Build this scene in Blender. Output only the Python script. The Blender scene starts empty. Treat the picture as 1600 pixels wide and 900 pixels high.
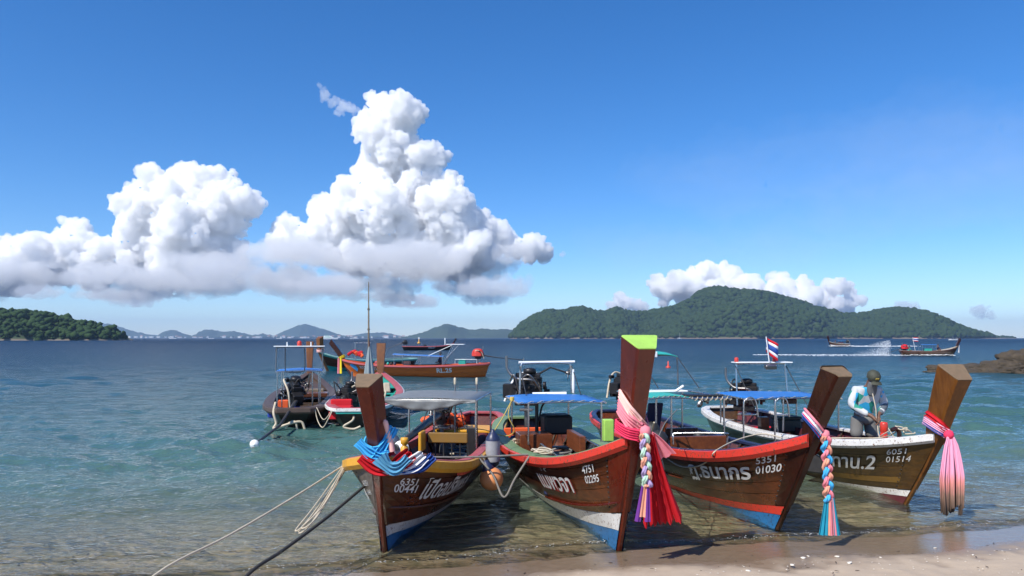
import bpy, bmesh, math, random
import numpy as np
from mathutils import Vector, Matrix, Euler

R = math.radians
scene = bpy.context.scene
col = scene.collection
random.seed(7)
rng = np.random.default_rng(7)

# ------------------------------------------------------------------ camera
FPX = 1164.0                      # focal length in pixels of the 1600 px wide photograph
CAMZ = 2.5
cam_d = bpy.data.cameras.new('camera')
cam = bpy.data.objects.new('camera', cam_d); col.objects.link(cam)
cam.location = (0, 0, CAMZ); cam.rotation_euler = (R(90), 0, 0)
cam_d.sensor_width = 36.0; cam_d.lens = 36.0 * FPX / 1600.0
cam_d.shift_y = 78 / 1600.0
cam_d.clip_start = 0.1; cam_d.clip_end = 90000
scene.camera = cam

# ------------------------------------------------------------------ world, sun, exposure
SUN_EL, SUN_AZ = 47.0, 223.0       # azimuth clockwise from +Y (the way the camera looks): from behind the left shoulder
to_sun = Vector((math.sin(R(SUN_AZ)) * math.cos(R(SUN_EL)), math.cos(R(SUN_AZ)) * math.cos(R(SUN_EL)), math.sin(R(SUN_EL))))
world = bpy.data.worlds.new('World'); scene.world = world; world.use_nodes = True
wn = world.node_tree.nodes; wl = world.node_tree.links
bg = wn['Background']; sky = wn.new('ShaderNodeTexSky')
sky.sky_type = 'NISHITA'; sky.sun_disc = False
sky.sun_elevation = R(SUN_EL); sky.sun_rotation = R(SUN_AZ)
sky.altitude = 0; sky.air_density = 0.85; sky.dust_density = 0.05; sky.ozone_density = 4.0
hs = wn.new('ShaderNodeHueSaturation'); hs.inputs['Saturation'].default_value = 1.28; wl.new(sky.outputs[0], hs.inputs['Color'])
tn = wn.new('ShaderNodeMix'); tn.data_type = 'RGBA'; tn.blend_type = 'MULTIPLY'; tn.inputs[0].default_value = 1.0; tn.inputs[7].default_value = (0.88, 0.95, 1.08, 1)
wl.new(hs.outputs[0], tn.inputs[6]); wl.new(tn.outputs[2], bg.inputs[0]); bg.inputs[1].default_value = 0.122
sun_d = bpy.data.lights.new('sun', 'SUN'); sun_d.energy = 4.6; sun_d.angle = R(0.53); sun_d.color = (1.0, 0.94, 0.85)
sun = bpy.data.objects.new('sun', sun_d); col.objects.link(sun)
sun.rotation_euler = to_sun.to_track_quat('Z', 'Y').to_euler()
scene.view_settings.view_transform = 'Standard'; scene.view_settings.look = 'None'
scene.view_settings.exposure = 0.35; scene.view_settings.gamma = 1.0
scene.render.engine = 'CYCLES'
cy = scene.cycles
cy.use_denoising = True
cy.max_bounces = 26; cy.diffuse_bounces = 3; cy.glossy_bounces = 4; cy.transmission_bounces = 4
cy.transparent_max_bounces = 16; cy.volume_bounces = 24
cy.sample_clamp_indirect = 6.0
cy.use_adaptive_sampling = True; cy.adaptive_threshold = 0.012

# ------------------------------------------------------------------ helpers: noise
def _hash(ix, iy, iz, seed):
    h = (ix * 374761393 + iy * 668265263 + iz * 1274126177 + seed * 974711) & 0xFFFFFFFF
    h = ((h ^ (h >> 13)) * 1274126177) & 0xFFFFFFFF
    h = h ^ (h >> 16)
    return (h & 0xFFFFFF) / float(0xFFFFFF)
def vnoise(p, seed=0):
    p = np.asarray(p, dtype=np.float64)
    i = np.floor(p).astype(np.int64); f = p - i
    f = f * f * f * (f * (f * 6 - 15) + 10)
    out = 0
    for dx in (0, 1):
        wx = f[:, 0] if dx else 1 - f[:, 0]
        for dy in (0, 1):
            wy = f[:, 1] if dy else 1 - f[:, 1]
            for dz in (0, 1):
                wz = f[:, 2] if dz else 1 - f[:, 2]
                out = out + wx * wy * wz * _hash(i[:, 0] + dx, i[:, 1] + dy, i[:, 2] + dz, seed)
    return out * 2 - 1
def fbm(p, octaves=4, seed=0, gain=0.5, lac=2.03):
    a, o, s = 1.0, 0, 1.0
    for k in range(octaves):
        o = o + a * vnoise(p * s + 17.3 * k, seed + k); a *= gain; s *= lac
    return o

# ------------------------------------------------------------------ helpers: materials
def new_mat(name):
    m = bpy.data.materials.new(name); m.use_nodes = True
    n = m.node_tree.nodes; l = m.node_tree.links
    return m, n, l, n['Principled BSDF']
def ramp(n, stops, interp='LINEAR'):
    r = n.new('ShaderNodeValToRGB'); r.color_ramp.interpolation = interp
    e = r.color_ramp.elements
    while len(e) < len(stops): e.new(0.5)
    for el, (p, c) in zip(e, stops):
        el.position = p; el.color = (c[0], c[1], c[2], 1) if not isinstance(c, (int, float)) else (c, c, c, 1)
    return r
def noise_node(n, l, vec, scale, detail=4, rough=0.55, dist=0.0):
    t = n.new('ShaderNodeTexNoise'); t.inputs['Scale'].default_value = scale
    t.inputs['Detail'].default_value = detail; t.inputs['Roughness'].default_value = rough
    t.inputs['Distortion'].default_value = dist
    if vec is not None: l.new(vec, t.inputs['Vector'])
    return t
def mapping(n, l, vec, scale=(1, 1, 1), loc=(0, 0, 0), rot=(0, 0, 0)):
    m = n.new('ShaderNodeMapping'); m.inputs['Scale'].default_value = scale
    m.inputs['Location'].default_value = loc; m.inputs['Rotation'].default_value = rot
    l.new(vec, m.inputs['Vector']); return m.outputs[0]
def mixc(n, l, fac, a, b, mode='MIX'):
    m = n.new('ShaderNodeMix'); m.data_type = 'RGBA'; m.blend_type = mode
    for sock, v in ((m.inputs[0], fac), (m.inputs[6], a), (m.inputs[7], b)):
        if isinstance(v, bpy.types.NodeSocket): l.new(v, sock)
        elif isinstance(v, (int, float)): sock.default_value = v
        else: sock.default_value = (v[0], v[1], v[2], 1)
    return m.outputs[2]
def math_node(n, l, op, a, b=None, c=None, clamp=False):
    m = n.new('ShaderNodeMath'); m.operation = op; m.use_clamp = clamp
    for k, v in enumerate((a, b, c)):
        if v is None: continue
        if isinstance(v, bpy.types.NodeSocket): l.new(v, m.inputs[k])
        else: m.inputs[k].default_value = v
    return m.outputs[0]
def bump(n, l, h, strength, dist=0.01, normal=None):
    b = n.new('ShaderNodeBump'); b.inputs['Strength'].default_value = strength; b.inputs['Distance'].default_value = dist
    l.new(h, b.inputs['Height'])
    if normal is not None: l.new(normal, b.inputs['Normal'])
    return b.outputs[0]

MAT = {}
def paint(name, c, rough=0.45, wear=0.35, dirt=(0.10, 0.085, 0.07), metal=0.0, scale=9.0, spec=0.5, chip=0.0, chipc=(0.12, 0.07, 0.04)):
    """painted or plain surface with uneven fading, grime and chips"""
    if name in MAT: return MAT[name]
    m, n, l, b = new_mat(name)
    tc = n.new('ShaderNodeTexCoord').outputs['Object']
    a = noise_node(n, l, tc, scale, 6, 0.65)
    r = ramp(n, [(0.42, 0.0), (0.75, 1.0)]); l.new(a.outputs[0], r.inputs[0])
    g = noise_node(n, l, tc, scale * 0.23, 3)
    pale = tuple(min(1, x * 1.18 + 0.012) for x in c)
    cc = mixc(n, l, g.outputs[0], tuple(x * 0.82 for x in c), pale)
    f = math_node(n, l, 'MULTIPLY', r.outputs[0], wear)
    cc = mixc(n, l, f, cc, dirt)
    if chip > 0:
        v = noise_node(n, l, tc, scale * 3.1, 5, 0.7)
        rr = ramp(n, [(0.60 - chip * 0.12, 0.0), (0.62 - chip * 0.12, 1.0)]); l.new(v.outputs[0], rr.inputs[0])
        cc = mixc(n, l, rr.outputs[0], cc, chipc)
    l.new(cc, b.inputs['Base Color'])
    rg = math_node(n, l, 'MULTIPLY_ADD', a.outputs[0], 0.35, rough - 0.17, True)
    l.new(rg, b.inputs['Roughness'])
    b.inputs['Metallic'].default_value = metal; b.inputs['Specular IOR Level'].default_value = spec
    l.new(bump(n, l, a.outputs[0], 0.25, 0.004), b.inputs['Normal'])
    MAT[name] = m; return m
def wood(name, dark, light, rough=0.4, along='x', stain=0.5, coat=0.4, scale=1.0):
    """varnished planking: long streaky grain, blotchy varnish, per-plank variation by object"""
    if name in MAT: return MAT[name]
    m, n, l, b = new_mat(name)
    tc = n.new('ShaderNodeTexCoord').outputs['Object']
    sc = {'x': (0.7, 9, 9), 'y': (9, 0.7, 9), 'z': (9, 9, 0.7)}[along]
    oi = n.new('ShaderNodeObjectInfo')
    off = n.new('ShaderNodeVectorMath'); off.operation = 'MULTIPLY_ADD'
    l.new(tc, off.inputs[0]); off.inputs[1].default_value = (1, 1, 1)
    cmb = n.new('ShaderNodeCombineXYZ')
    l.new(math_node(n, l, 'MULTIPLY', oi.outputs['Random'], 31.0), cmb.inputs[0]); l.new(math_node(n, l, 'MULTIPLY', oi.outputs['Random'], 13.0), cmb.inputs[2])
    l.new(cmb.outputs[0], off.inputs[2])
    g = noise_node(n, l, mapping(n, l, off.outputs[0], tuple(x * scale for x in sc)), 2.2, 7, 0.62, 0.6)
    big = noise_node(n, l, off.outputs[0], 1.7 * scale, 4, 0.6)
    r = ramp(n, [(0.28, dark), (0.72, light)]); l.new(g.outputs[0], r.inputs[0])
    st = ramp(n, [(0.38, 0.0), (0.68, 1.0)]); l.new(big.outputs[0], st.inputs[0])
    cc = mixc(n, l, math_node(n, l, 'MULTIPLY', st.outputs[0], stain), r.outputs[0], tuple(x * 0.38 for x in dark))
    vary = math_node(n, l, 'MULTIPLY_ADD', oi.outputs['Random'], 0.55, 0.72)
    hsv = n.new('ShaderNodeHueSaturation'); l.new(vary, hsv.inputs['Value']); l.new(cc, hsv.inputs['Color'])
    l.new(hsv.outputs[0], b.inputs['Base Color'])
    l.new(math_node(n, l, 'MULTIPLY_ADD', big.outputs[0], 0.4, rough - 0.2, True), b.inputs['Roughness'])
    b.inputs['Coat Weight'].default_value = coat; b.inputs['Coat Roughness'].default_value = 0.22
    l.new(bump(n, l, g.outputs[0], 0.35, 0.004), b.inputs['Normal'])
    MAT[name] = m; return m
def metal(name, c, rough=0.3, met=1.0):
    return paint(name, c, rough, 0.25, (0.16, 0.10, 0.06), met, 14)

# ------------------------------------------------------------------ helpers: meshes
def tag(o, label=None, cat=None, group=None, kind=None):
    if label: o['label'] = label
    if cat: o['category'] = cat
    if group: o['group'] = group
    if kind: o['kind'] = kind
    return o
def empty(name, loc=(0, 0, 0), rz=0.0, label=None, cat=None, group=None, parent=None):
    o = bpy.data.objects.new(name, None); col.objects.link(o); o.empty_display_size = 0.2
    o.location = loc; o.rotation_euler = (0, 0, rz); o.parent = parent
    return tag(o, label, cat, group)
def link(name, me, mat=None, parent=None):
    o = bpy.data.objects.new(name, me); col.objects.link(o)
    if mat is not None and not me.materials: me.materials.append(mat)
    o.parent = parent; return o
def np_mesh(name, verts, faces, smooth=True):
    """verts (N,3), faces (M,3) or (M,4) arrays"""
    me = bpy.data.meshes.new(name); verts = np.asarray(verts, dtype=np.float32); faces = np.asarray(faces, dtype=np.int32)
    k = faces.shape[1]
    me.vertices.add(len(verts)); me.vertices.foreach_set('co', verts.ravel())
    me.loops.add(faces.size); me.loops.foreach_set('vertex_index', faces.ravel())
    me.polygons.add(len(faces)); me.polygons.foreach_set('loop_start', np.arange(0, faces.size, k, dtype=np.int32))
    if smooth: me.polygons.foreach_set('use_smooth', np.ones(len(faces), dtype=bool))
    me.update(calc_edges=True); me.validate()
    return me
def grid_faces(nr, nc, close=False):
    idx = np.arange(nr * nc).reshape(nr, nc)
    if close: idx = np.concatenate([idx, idx[:, :1]], 1)
    return np.stack([idx[:-1, :-1], idx[:-1, 1:], idx[1:, 1:], idx[1:, :-1]], -1).reshape(-1, 4)

class MB:
    def __init__(s): s.v = []; s.f = []; s.sm = []
    def add(s, vs, fs, smooth=False):
        o = len(s.v); s.v += [tuple(p) for p in vs]; s.f += [tuple(i + o for i in f) for f in fs]; s.sm += [smooth] * len(fs); return s
    def box(s, c, d, rot=None, bev=0.0):
        hx, hy, hz = d[0] / 2, d[1] / 2, d[2] / 2
        if bev > 0:
            bev = min(bev, hx * .9, hy * .9, hz * .9)
            P = []; 
            for sx in (-1, 1):
                for sy in (-1, 1):
                    for sz in (-1, 1):
                        P += [(sx * hx, sy * (hy - bev), sz * (hz - bev)), (sx * (hx - bev), sy * hy, sz * (hz - bev)), (sx * (hx - bev), sy * (hy - bev), sz * hz)]
            bm = bmesh.new(); vv = [bm.verts.new(p) for p in P]
            bmesh.ops.convex_hull(bm, input=vv); bm.verts.index_update()
            bmesh.ops.recalc_face_normals(bm, faces=bm.faces)
            vs = [v.co.copy() for v in bm.verts]; fs = [[v.index for v in f.verts] for f in bm.faces]; bm.free()
        else:
            vs = [Vector((sx * hx, sy * hy, sz * hz)) for sx in (-1, 1) for sy in (-1, 1) for sz in (-1, 1)]
            fs = [(0, 1, 3, 2), (4, 6, 7, 5), (0, 4, 5, 1), (2, 3, 7, 6), (0, 2, 6, 4), (1, 5, 7, 3)]
        M = Euler(rot).to_matrix() if rot else None
        c = Vector(c)
        vs = [(M @ Vector(p) if M else Vector(p)) + c for p in vs]
        return s.add(vs, fs)
    def tube(s, pts, r, n=8, cap=True, smooth=True, closed=False):
        pts = [Vector(p) for p in pts]; m = len(pts)
        rs = r if isinstance(r, (list, tuple)) else [r] * m
        vs = []; t0 = (pts[1] - pts[0]).normalized()
        up = Vector((0, 0, 1)) if abs(t0.z) < .9 else Vector((1, 0, 0))
        nrm = t0.cross(up).normalized()
        for i, p in enumerate(pts):
            a = pts[i - 1] if (i > 0 or closed) else pts[0]; b = pts[(i + 1) % m] if (i < m - 1 or closed) else pts[-1]
            t = (b - a).normalized() if (b - a).length > 1e-9 else t0
            nrm = (nrm - t * nrm.dot(t)); nrm = nrm.normalized() if nrm.length > 1e-6 else t.orthogonal().normalized()
            bn = t.cross(nrm)
            for k in range(n):
                an = 2 * math.pi * k / n
                vs.append(p + (nrm * math.cos(an) + bn * math.sin(an)) * rs[i])
        fs = []
        for i in range(m - 1 + (1 if closed else 0)):
            for k in range(n):
                i2 = (i + 1) % m
                fs.append((i * n + k, i * n + (k + 1) % n, i2 * n + (k + 1) % n, i2 * n + k))
        s.add(vs, fs, smooth)
        if cap and not closed: s.add(vs[:n], [tuple(range(n))[::-1]]); s.add(vs[-n:], [tuple(range(n))])
        return s
    def lathe(s, c, prof, n=16, axis='z', rot=None):
        M = Euler(rot).to_matrix() if rot else None; c = Vector(c); vs = []
        for (r, h) in prof:
            for k in range(n):
                a = 2 * math.pi * k / n
                p = Vector((r * math.cos(a), r * math.sin(a), h))
                if axis == 'x': p = Vector((p.z, p.x, p.y))
                elif axis == 'y': p = Vector((p.x, p.z, p.y))
                vs.append((M @ p if M else p) + c)
        fs = [(i * n + k, i * n + (k + 1) % n, (i + 1) * n + (k + 1) % n, (i + 1) * n + k) for i in range(len(prof) - 1) for k in range(n)]
        s.add(vs, fs, True)
        if prof[0][0] > 1e-4: s.add(vs[:n], [tuple(range(n))[::-1]])
        if prof[-1][0] > 1e-4: s.add(vs[-n:], [tuple(range(n))])
        return s
    def loft(s, rings, closed=True, cap=True, smooth=True):
        n = len(rings[0]); vs = [p for r in rings for p in r]
        fs = []
        for i in range(len(rings) - 1):
            for k in range(n if closed else n - 1):
                fs.append((i * n + k, i * n + (k + 1) % n, (i + 1) * n + (k + 1) % n, (i + 1) * n + k))
        s.add(vs, fs, smooth)
        if cap and closed: s.add(rings[0], [tuple(range(n))[::-1]]); s.add(rings[-1], [tuple(range(n))])
        return s
    def mesh(s, name, fixn=True):
        me = bpy.data.meshes.new(name); me.from_pydata([tuple(v) for v in s.v], [], s.f)
        me.polygons.foreach_set('use_smooth', s.sm)
        if fixn:
            bm = bmesh.new(); bm.from_mesh(me); bmesh.ops.recalc_face_normals(bm, faces=bm.faces); bm.to_mesh(me); bm.free()
        me.update(); return me
    def build(s, name, mat, parent=None, loc=None, rot=None):
        o = link(name, s.mesh(name), mat, parent)
        if loc is not None: o.location = loc
        if rot is not None: o.rotation_euler = rot
        return o
def bez(p0, p1, sag, n=10):
    """a rope hanging between two points"""
    p0, p1 = Vector(p0), Vector(p1)
    return [p0.lerp(p1, i / n) - Vector((0, 0, 4 * sag * (i / n) * (1 - i / n))) for i in range(n + 1)]
def smooth_pts(pts, per=6):
    """Catmull-Rom through points"""
    P = [Vector(p) for p in pts]; P = [P[0] * 2 - P[1]] + P + [P[-1] * 2 - P[-2]]; out = []
    for i in range(1, len(P) - 2):
        for k in range(per):
            t = k / per; a, b, c, d = P[i - 1], P[i], P[i + 1], P[i + 2]
            out.append(0.5 * ((2 * b) + (c - a) * t + (2 * a - 5 * b + 4 * c - d) * t * t + (3 * b - a - 3 * c + d) * t ** 3))
    out.append(P[-2]); return out
def at(px, py, Y=None, z=None):
    """the place that the photograph shows at (px, py), given its distance or its height"""
    kx, kz = (px - 800) / FPX, (528 - py) / FPX
    if Y is None: Y = (z - CAMZ) / kz
    return Vector((kx * Y, Y, CAMZ + kz * Y))
# ================================================================== THE SETTING
# ------------------------------------------------------------------ sand and sea bed (one sheet)
SLOPE = 0.085
def shore(x):
    x = np.asarray(x, float)
    return 8.42 + 0.215 * x + 0.10 * np.sin(x * 0.9 + 0.6) + 0.05 * np.sin(x * 2.3)
def ground_z(x, y):
    d = (np.asarray(y, float) - shore(x)) * 0.975
    z = np.where(d < 0, -SLOPE * d * 0.9, -SLOPE * d)
    z = np.where(d > 30, -SLOPE * 30 - (d - 30) * 0.02, z)
    return z
def make_sand():
    xs = np.concatenate([np.linspace(-60, -9, 40), np.linspace(-8.9, 12, 300), np.linspace(12.1, 60, 40)])
    ys = np.concatenate([np.linspace(-12, 5.4, 30), np.linspace(5.5, 13, 190), np.linspace(13.1, 60, 60), np.linspace(62, 160, 10)])
    X, Y = np.meshgrid(xs, ys); x, y = X.ravel(), Y.ravel()
    z = ground_z(x, y)
    p = np.stack([x, y, np.zeros_like(x)], 1)
    d = y - shore(x)
    dry = np.clip((-d - 0.75) / 0.6, 0, 1)
    z = z + 0.012 * fbm(p * 1.3, 3, 3) * (0.35 + dry) + dry * (0.010 * fbm(p * 7, 3, 5)) + 0.0015 * fbm(p * 18, 2, 8)
    z = z + np.where(d > 0.3, 0.02 * np.sin(d * 11 + 2.5 * fbm(p * .6, 2, 4)) * np.clip((d - .3) * .6, 0, 1), 0)
    me = np_mesh('sand', np.stack([x, y, z], 1), grid_faces(len(ys), len(xs)))
    m, n, l, b = new_mat('sand')
    geo = n.new('ShaderNodeNewGeometry').outputs['Position']
    sep = n.new('ShaderNodeSeparateXYZ'); l.new(geo, sep.inputs[0])
    fine = noise_node(n, l, geo, 140, 3, 0.7); med = noise_node(n, l, geo, 9, 5, 0.6); big = noise_node(n, l, geo, 1.1, 4, 0.6)
    drycol = mixc(n, l, fine.outputs[0], (0.36, 0.275, 0.19), (0.56, 0.455, 0.34))
    drycol = mixc(n, l, math_node(n, l, 'MULTIPLY', med.outputs[0], 0.5), drycol, (0.50, 0.40, 0.295))
    sp = noise_node(n, l, geo, 55, 2, 0.5); spr = ramp(n, [(0.70, 0.0), (0.73, 1.0)]); l.new(sp.outputs[0], spr.inputs[0])
    drycol = mixc(n, l, math_node(n, l, 'MULTIPLY', spr.outputs[0], 0.5), drycol, (0.62, 0.56, 0.46))
    wetcol = mixc(n, l, med.outputs[0], (0.17, 0.122, 0.078), (0.27, 0.20, 0.135))
    # the sand colour turns paler below the water line
    sub = n.new('ShaderNodeMapRange'); l.new(sep.outputs[2], sub.inputs[0]); sub.inputs[1].default_value = 0.0; sub.inputs[2].default_value = -0.10
    wetcol = mixc(n, l, sub.outputs[0], wetcol, mixc(n, l, med.outputs[0], (0.30, 0.25, 0.155), (0.44, 0.375, 0.25)))
    # wet below a ragged line on the slope: the height the last waves reached
    h = math_node(n, l, 'MULTIPLY_ADD', big.outputs[0], 0.045, sep.outputs[2])
    h = math_node(n, l, 'MULTIPLY_ADD', med.outputs[0], 0.008, h)
    wr = ramp(n, [(0.0, 1.0), (1.0, 0.0)], 'EASE')
    mr = n.new('ShaderNodeMapRange'); l.new(h, mr.inputs[0]); mr.inputs[1].default_value = 0.085; mr.inputs[2].default_value = 0.125
    l.new(mr.outputs[0], wr.inputs[0])
    l.new(mixc(n, l, wr.outputs[0], drycol, wetcol), b.inputs['Base Color'])
    rr = mixc(n, l, wr.outputs[0], (0.9,) * 3, (0.20,) * 3); l.new(rr, b.inputs['Roughness'])
    hh = math_node(n, l, 'MULTIPLY_ADD', med.outputs[0], 2.0, fine.outputs[0])
    bs = n.new('ShaderNodeBump'); bs.inputs['Distance'].default_value = 0.006
    l.new(hh, bs.inputs['Height']); l.new(math_node(n, l, 'MULTIPLY_ADD', wr.outputs[0], -0.42, 0.55), bs.inputs['Strength'])
    l.new(bs.outputs[0], b.inputs['Normal'])
    o = link('beach_sand', me, m); tag(o, kind='structure')
make_sand()

# ------------------------------------------------------------------ sea
SEA_R = 12000.0
def wave_height(x, y, spacing):
    r2 = np.random.default_rng(3); h = np.zeros_like(x)
    d = np.maximum(y - shore(x), 0)
    damp = np.clip(d / 9.0, 0.10, 1.0)
    for i in range(64):
        lam = 0.22 * (30 ** (i / 63.0))
        th = R(240) + r2.normal(0, 0.55); k = 2 * math.pi / lam; ph = r2.uniform(0, 6.28)
        a = 0.0086 * lam ** 0.85
        w = np.clip((lam / np.maximum(spacing, 1e-6) - 2.5) / 2.5, 0, 1)
        ww = k * (x * math.cos(th) + y * math.sin(th)) + ph
        h += a * w * (np.sin(ww) + 0.3 * np.sin(2 * ww + 0.8))
    gust = 0.75 + 0.45 * vnoise(np.stack([x * .07, y * .05, np.zeros_like(x)], 1), 21)
    h *= damp * gust
    # the little wave that runs up the sand
    e = (y - shore(x)); q = 0.035 * np.sin(x * 1.7) + 0.03 * np.sin(x * 4.1 + 1)
    h += 0.034 * np.exp(-((e - 0.30 - q) / 0.11) ** 2) + 0.02 * np.exp(-((e - 1.15 - 2 * q) / 0.2) ** 2)
    return h
def make_sea():
    rows = np.concatenate([2910.0 / np.arange(420, 3.0, -0.8), 2910.0 / np.array([2.5, 2, 1.5, 1, .7, .5, .35, .2425])])
    ang = np.concatenate([np.linspace(-68, -44, 40)[:-1], np.linspace(-44, 44, 560), np.linspace(44, 68, 40)[1:]])
    t = np.tan(np.radians(ang))
    Yc, T = np.meshgrid(rows, t, indexing='ij')
    X = T * Yc; x, y = X.ravel(), Yc.ravel()
    sp = np.maximum(np.gradient(rows)[:, None] * np.ones_like(T), 0.0029 * Yc * np.sqrt(1 + T * T)).ravel()
    z = wave_height(x, y, np.abs(sp))
    me = np_mesh('sea', np.stack([x, y, z], 1), grid_faces(len(rows), len(t)))
    m, n, l, b = new_mat('sea'); n.remove(b)
    out = n['Material Output']
    pos = n.new('ShaderNodeNewGeometry').outputs['Position']
    sep = n.new('ShaderNodeSeparateXYZ'); l.new(pos, sep.inputs[0])
    # distance from the shore line
    off = math_node(n, l, 'MULTIPLY_ADD', sep.outputs[0], -0.215, math_node(n, l, 'SUBTRACT', sep.outputs[1], 8.42))
    n1 = noise_node(n, l, mapping(n, l, pos, (1, 1.35, 1), rot=(0, 0, 0.35)), 4.2, 3, 0.6, 0.3)
    n2 = noise_node(n, l, mapping(n, l, pos, (1, 2.0, 1), rot=(0, 0, 0.2)), 0.75, 4, 0.62, 0.3)
    n3 = noise_node(n, l, mapping(n, l, pos, (1, 2.2, 1), rot=(0, 0, 0.25)), 0.11, 5, 0.66, 0.2)
    n4 = noise_node(n, l, mapping(n, l, pos, (1, 1.6, 1)), 0.012, 4, 0.6)
    far1 = n.new('ShaderNodeMapRange'); l.new(sep.outputs[1], far1.inputs[0]); far1.inputs[1].default_value = 14; far1.inputs[2].default_value = 70
    far2 = n.new('ShaderNodeMapRange'); l.new(sep.outputs[1], far2.inputs[0]); far2.inputs[1].default_value = 60; far2.inputs[2].default_value = 600
    h = math_node(n, l, 'MULTIPLY', n1.outputs[0], 0.045)
    h = math_node(n, l, 'MULTIPLY_ADD', math_node(n, l, 'MULTIPLY', n2.outputs[0], far1.outputs[0]), 0.30, h)
    h = math_node(n, l, 'MULTIPLY_ADD', math_node(n, l, 'MULTIPLY', n3.outputs[0], far2.outputs[0]), 1.9, h)
    bp = n.new('ShaderNodeBump'); bp.inputs['Strength'].default_value = 1.0; bp.inputs['Distance'].default_value = 1.0
    l.new(h, bp.inputs['Height'])
    nrm = bp.outputs[0]
    # body colour of the water by how deep it is there
    dn = math_node(n, l, 'MULTIPLY_ADD', n4.outputs[0], 30, -15); 
    offn = math_node(n, l, 'ADD', off, math_node(n, l, 'MULTIPLY', dn, math_node(n, l, 'MULTIPLY', off, 0.008)))
    lg = math_node(n, l, 'LOGARITHM', math_node(n, l, 'MAXIMUM', offn, 0.5), 10.0)
    mr = n.new('ShaderNodeMapRange'); l.new(lg, mr.inputs[0]); mr.inputs[1].default_value = -0.3; mr.inputs[2].default_value = 2.7
    body = ramp(n, [(0.10, (0.25, 0.25, 0.17)), (0.25, (0.17, 0.225, 0.165)), (0.36, (0.095, 0.195, 0.165)), (0.46, (0.056, 0.134, 0.124)), (0.58, (0.028, 0.086, 0.096)), (0.72, (0.007, 0.044, 0.080)), (0.90, (0.004, 0.026, 0.060))])
    l.new(mr.outputs[0], body.inputs[0])
    alpha = ramp(n, [(0.0, 0.0), (0.10, 0.03), (0.20, 0.20), (0.30, 0.48), (0.40, 0.76), (0.50, 0.94), (0.60, 1.0)]); l.new(mr.outputs[0], alpha.inputs[0])
    dif = n.new('ShaderNodeBsdfDiffuse'); l.new(body.outputs[0], dif.inputs[0]); l.new(nrm, dif.inputs['Normal'])
    # caustic net put into the see-through colour: bright cell edges, darker cells
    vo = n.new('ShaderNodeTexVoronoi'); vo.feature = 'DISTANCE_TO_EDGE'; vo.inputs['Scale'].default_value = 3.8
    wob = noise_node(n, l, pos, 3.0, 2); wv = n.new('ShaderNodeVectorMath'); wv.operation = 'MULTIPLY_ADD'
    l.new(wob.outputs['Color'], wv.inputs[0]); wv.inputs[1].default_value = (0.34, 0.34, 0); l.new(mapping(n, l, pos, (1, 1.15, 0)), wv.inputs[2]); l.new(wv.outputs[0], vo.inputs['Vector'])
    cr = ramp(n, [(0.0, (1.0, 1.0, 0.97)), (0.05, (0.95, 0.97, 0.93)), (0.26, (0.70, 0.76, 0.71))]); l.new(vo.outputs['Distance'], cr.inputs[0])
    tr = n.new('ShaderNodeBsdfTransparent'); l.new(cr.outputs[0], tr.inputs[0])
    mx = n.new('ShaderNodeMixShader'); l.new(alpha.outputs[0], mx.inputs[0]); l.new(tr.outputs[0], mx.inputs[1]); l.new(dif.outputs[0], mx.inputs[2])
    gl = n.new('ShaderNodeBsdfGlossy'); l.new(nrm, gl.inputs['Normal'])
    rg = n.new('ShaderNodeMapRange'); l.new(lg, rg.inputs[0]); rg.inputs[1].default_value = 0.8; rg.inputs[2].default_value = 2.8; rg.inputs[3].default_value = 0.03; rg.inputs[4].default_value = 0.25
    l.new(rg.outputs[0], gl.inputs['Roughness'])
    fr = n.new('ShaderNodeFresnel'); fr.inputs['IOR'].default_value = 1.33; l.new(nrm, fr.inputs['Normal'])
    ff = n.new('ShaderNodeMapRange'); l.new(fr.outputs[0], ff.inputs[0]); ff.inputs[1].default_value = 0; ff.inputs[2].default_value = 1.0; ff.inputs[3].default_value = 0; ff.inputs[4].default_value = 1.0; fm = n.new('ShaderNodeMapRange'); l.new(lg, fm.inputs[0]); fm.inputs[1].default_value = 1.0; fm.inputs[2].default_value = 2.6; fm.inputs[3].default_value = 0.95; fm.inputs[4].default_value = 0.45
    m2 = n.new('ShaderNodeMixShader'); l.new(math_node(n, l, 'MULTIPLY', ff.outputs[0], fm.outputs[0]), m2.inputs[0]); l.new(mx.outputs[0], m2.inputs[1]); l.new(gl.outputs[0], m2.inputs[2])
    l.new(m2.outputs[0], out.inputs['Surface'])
    o = link('sea', me, m); tag(o, kind='structure')
make_sea()

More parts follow.
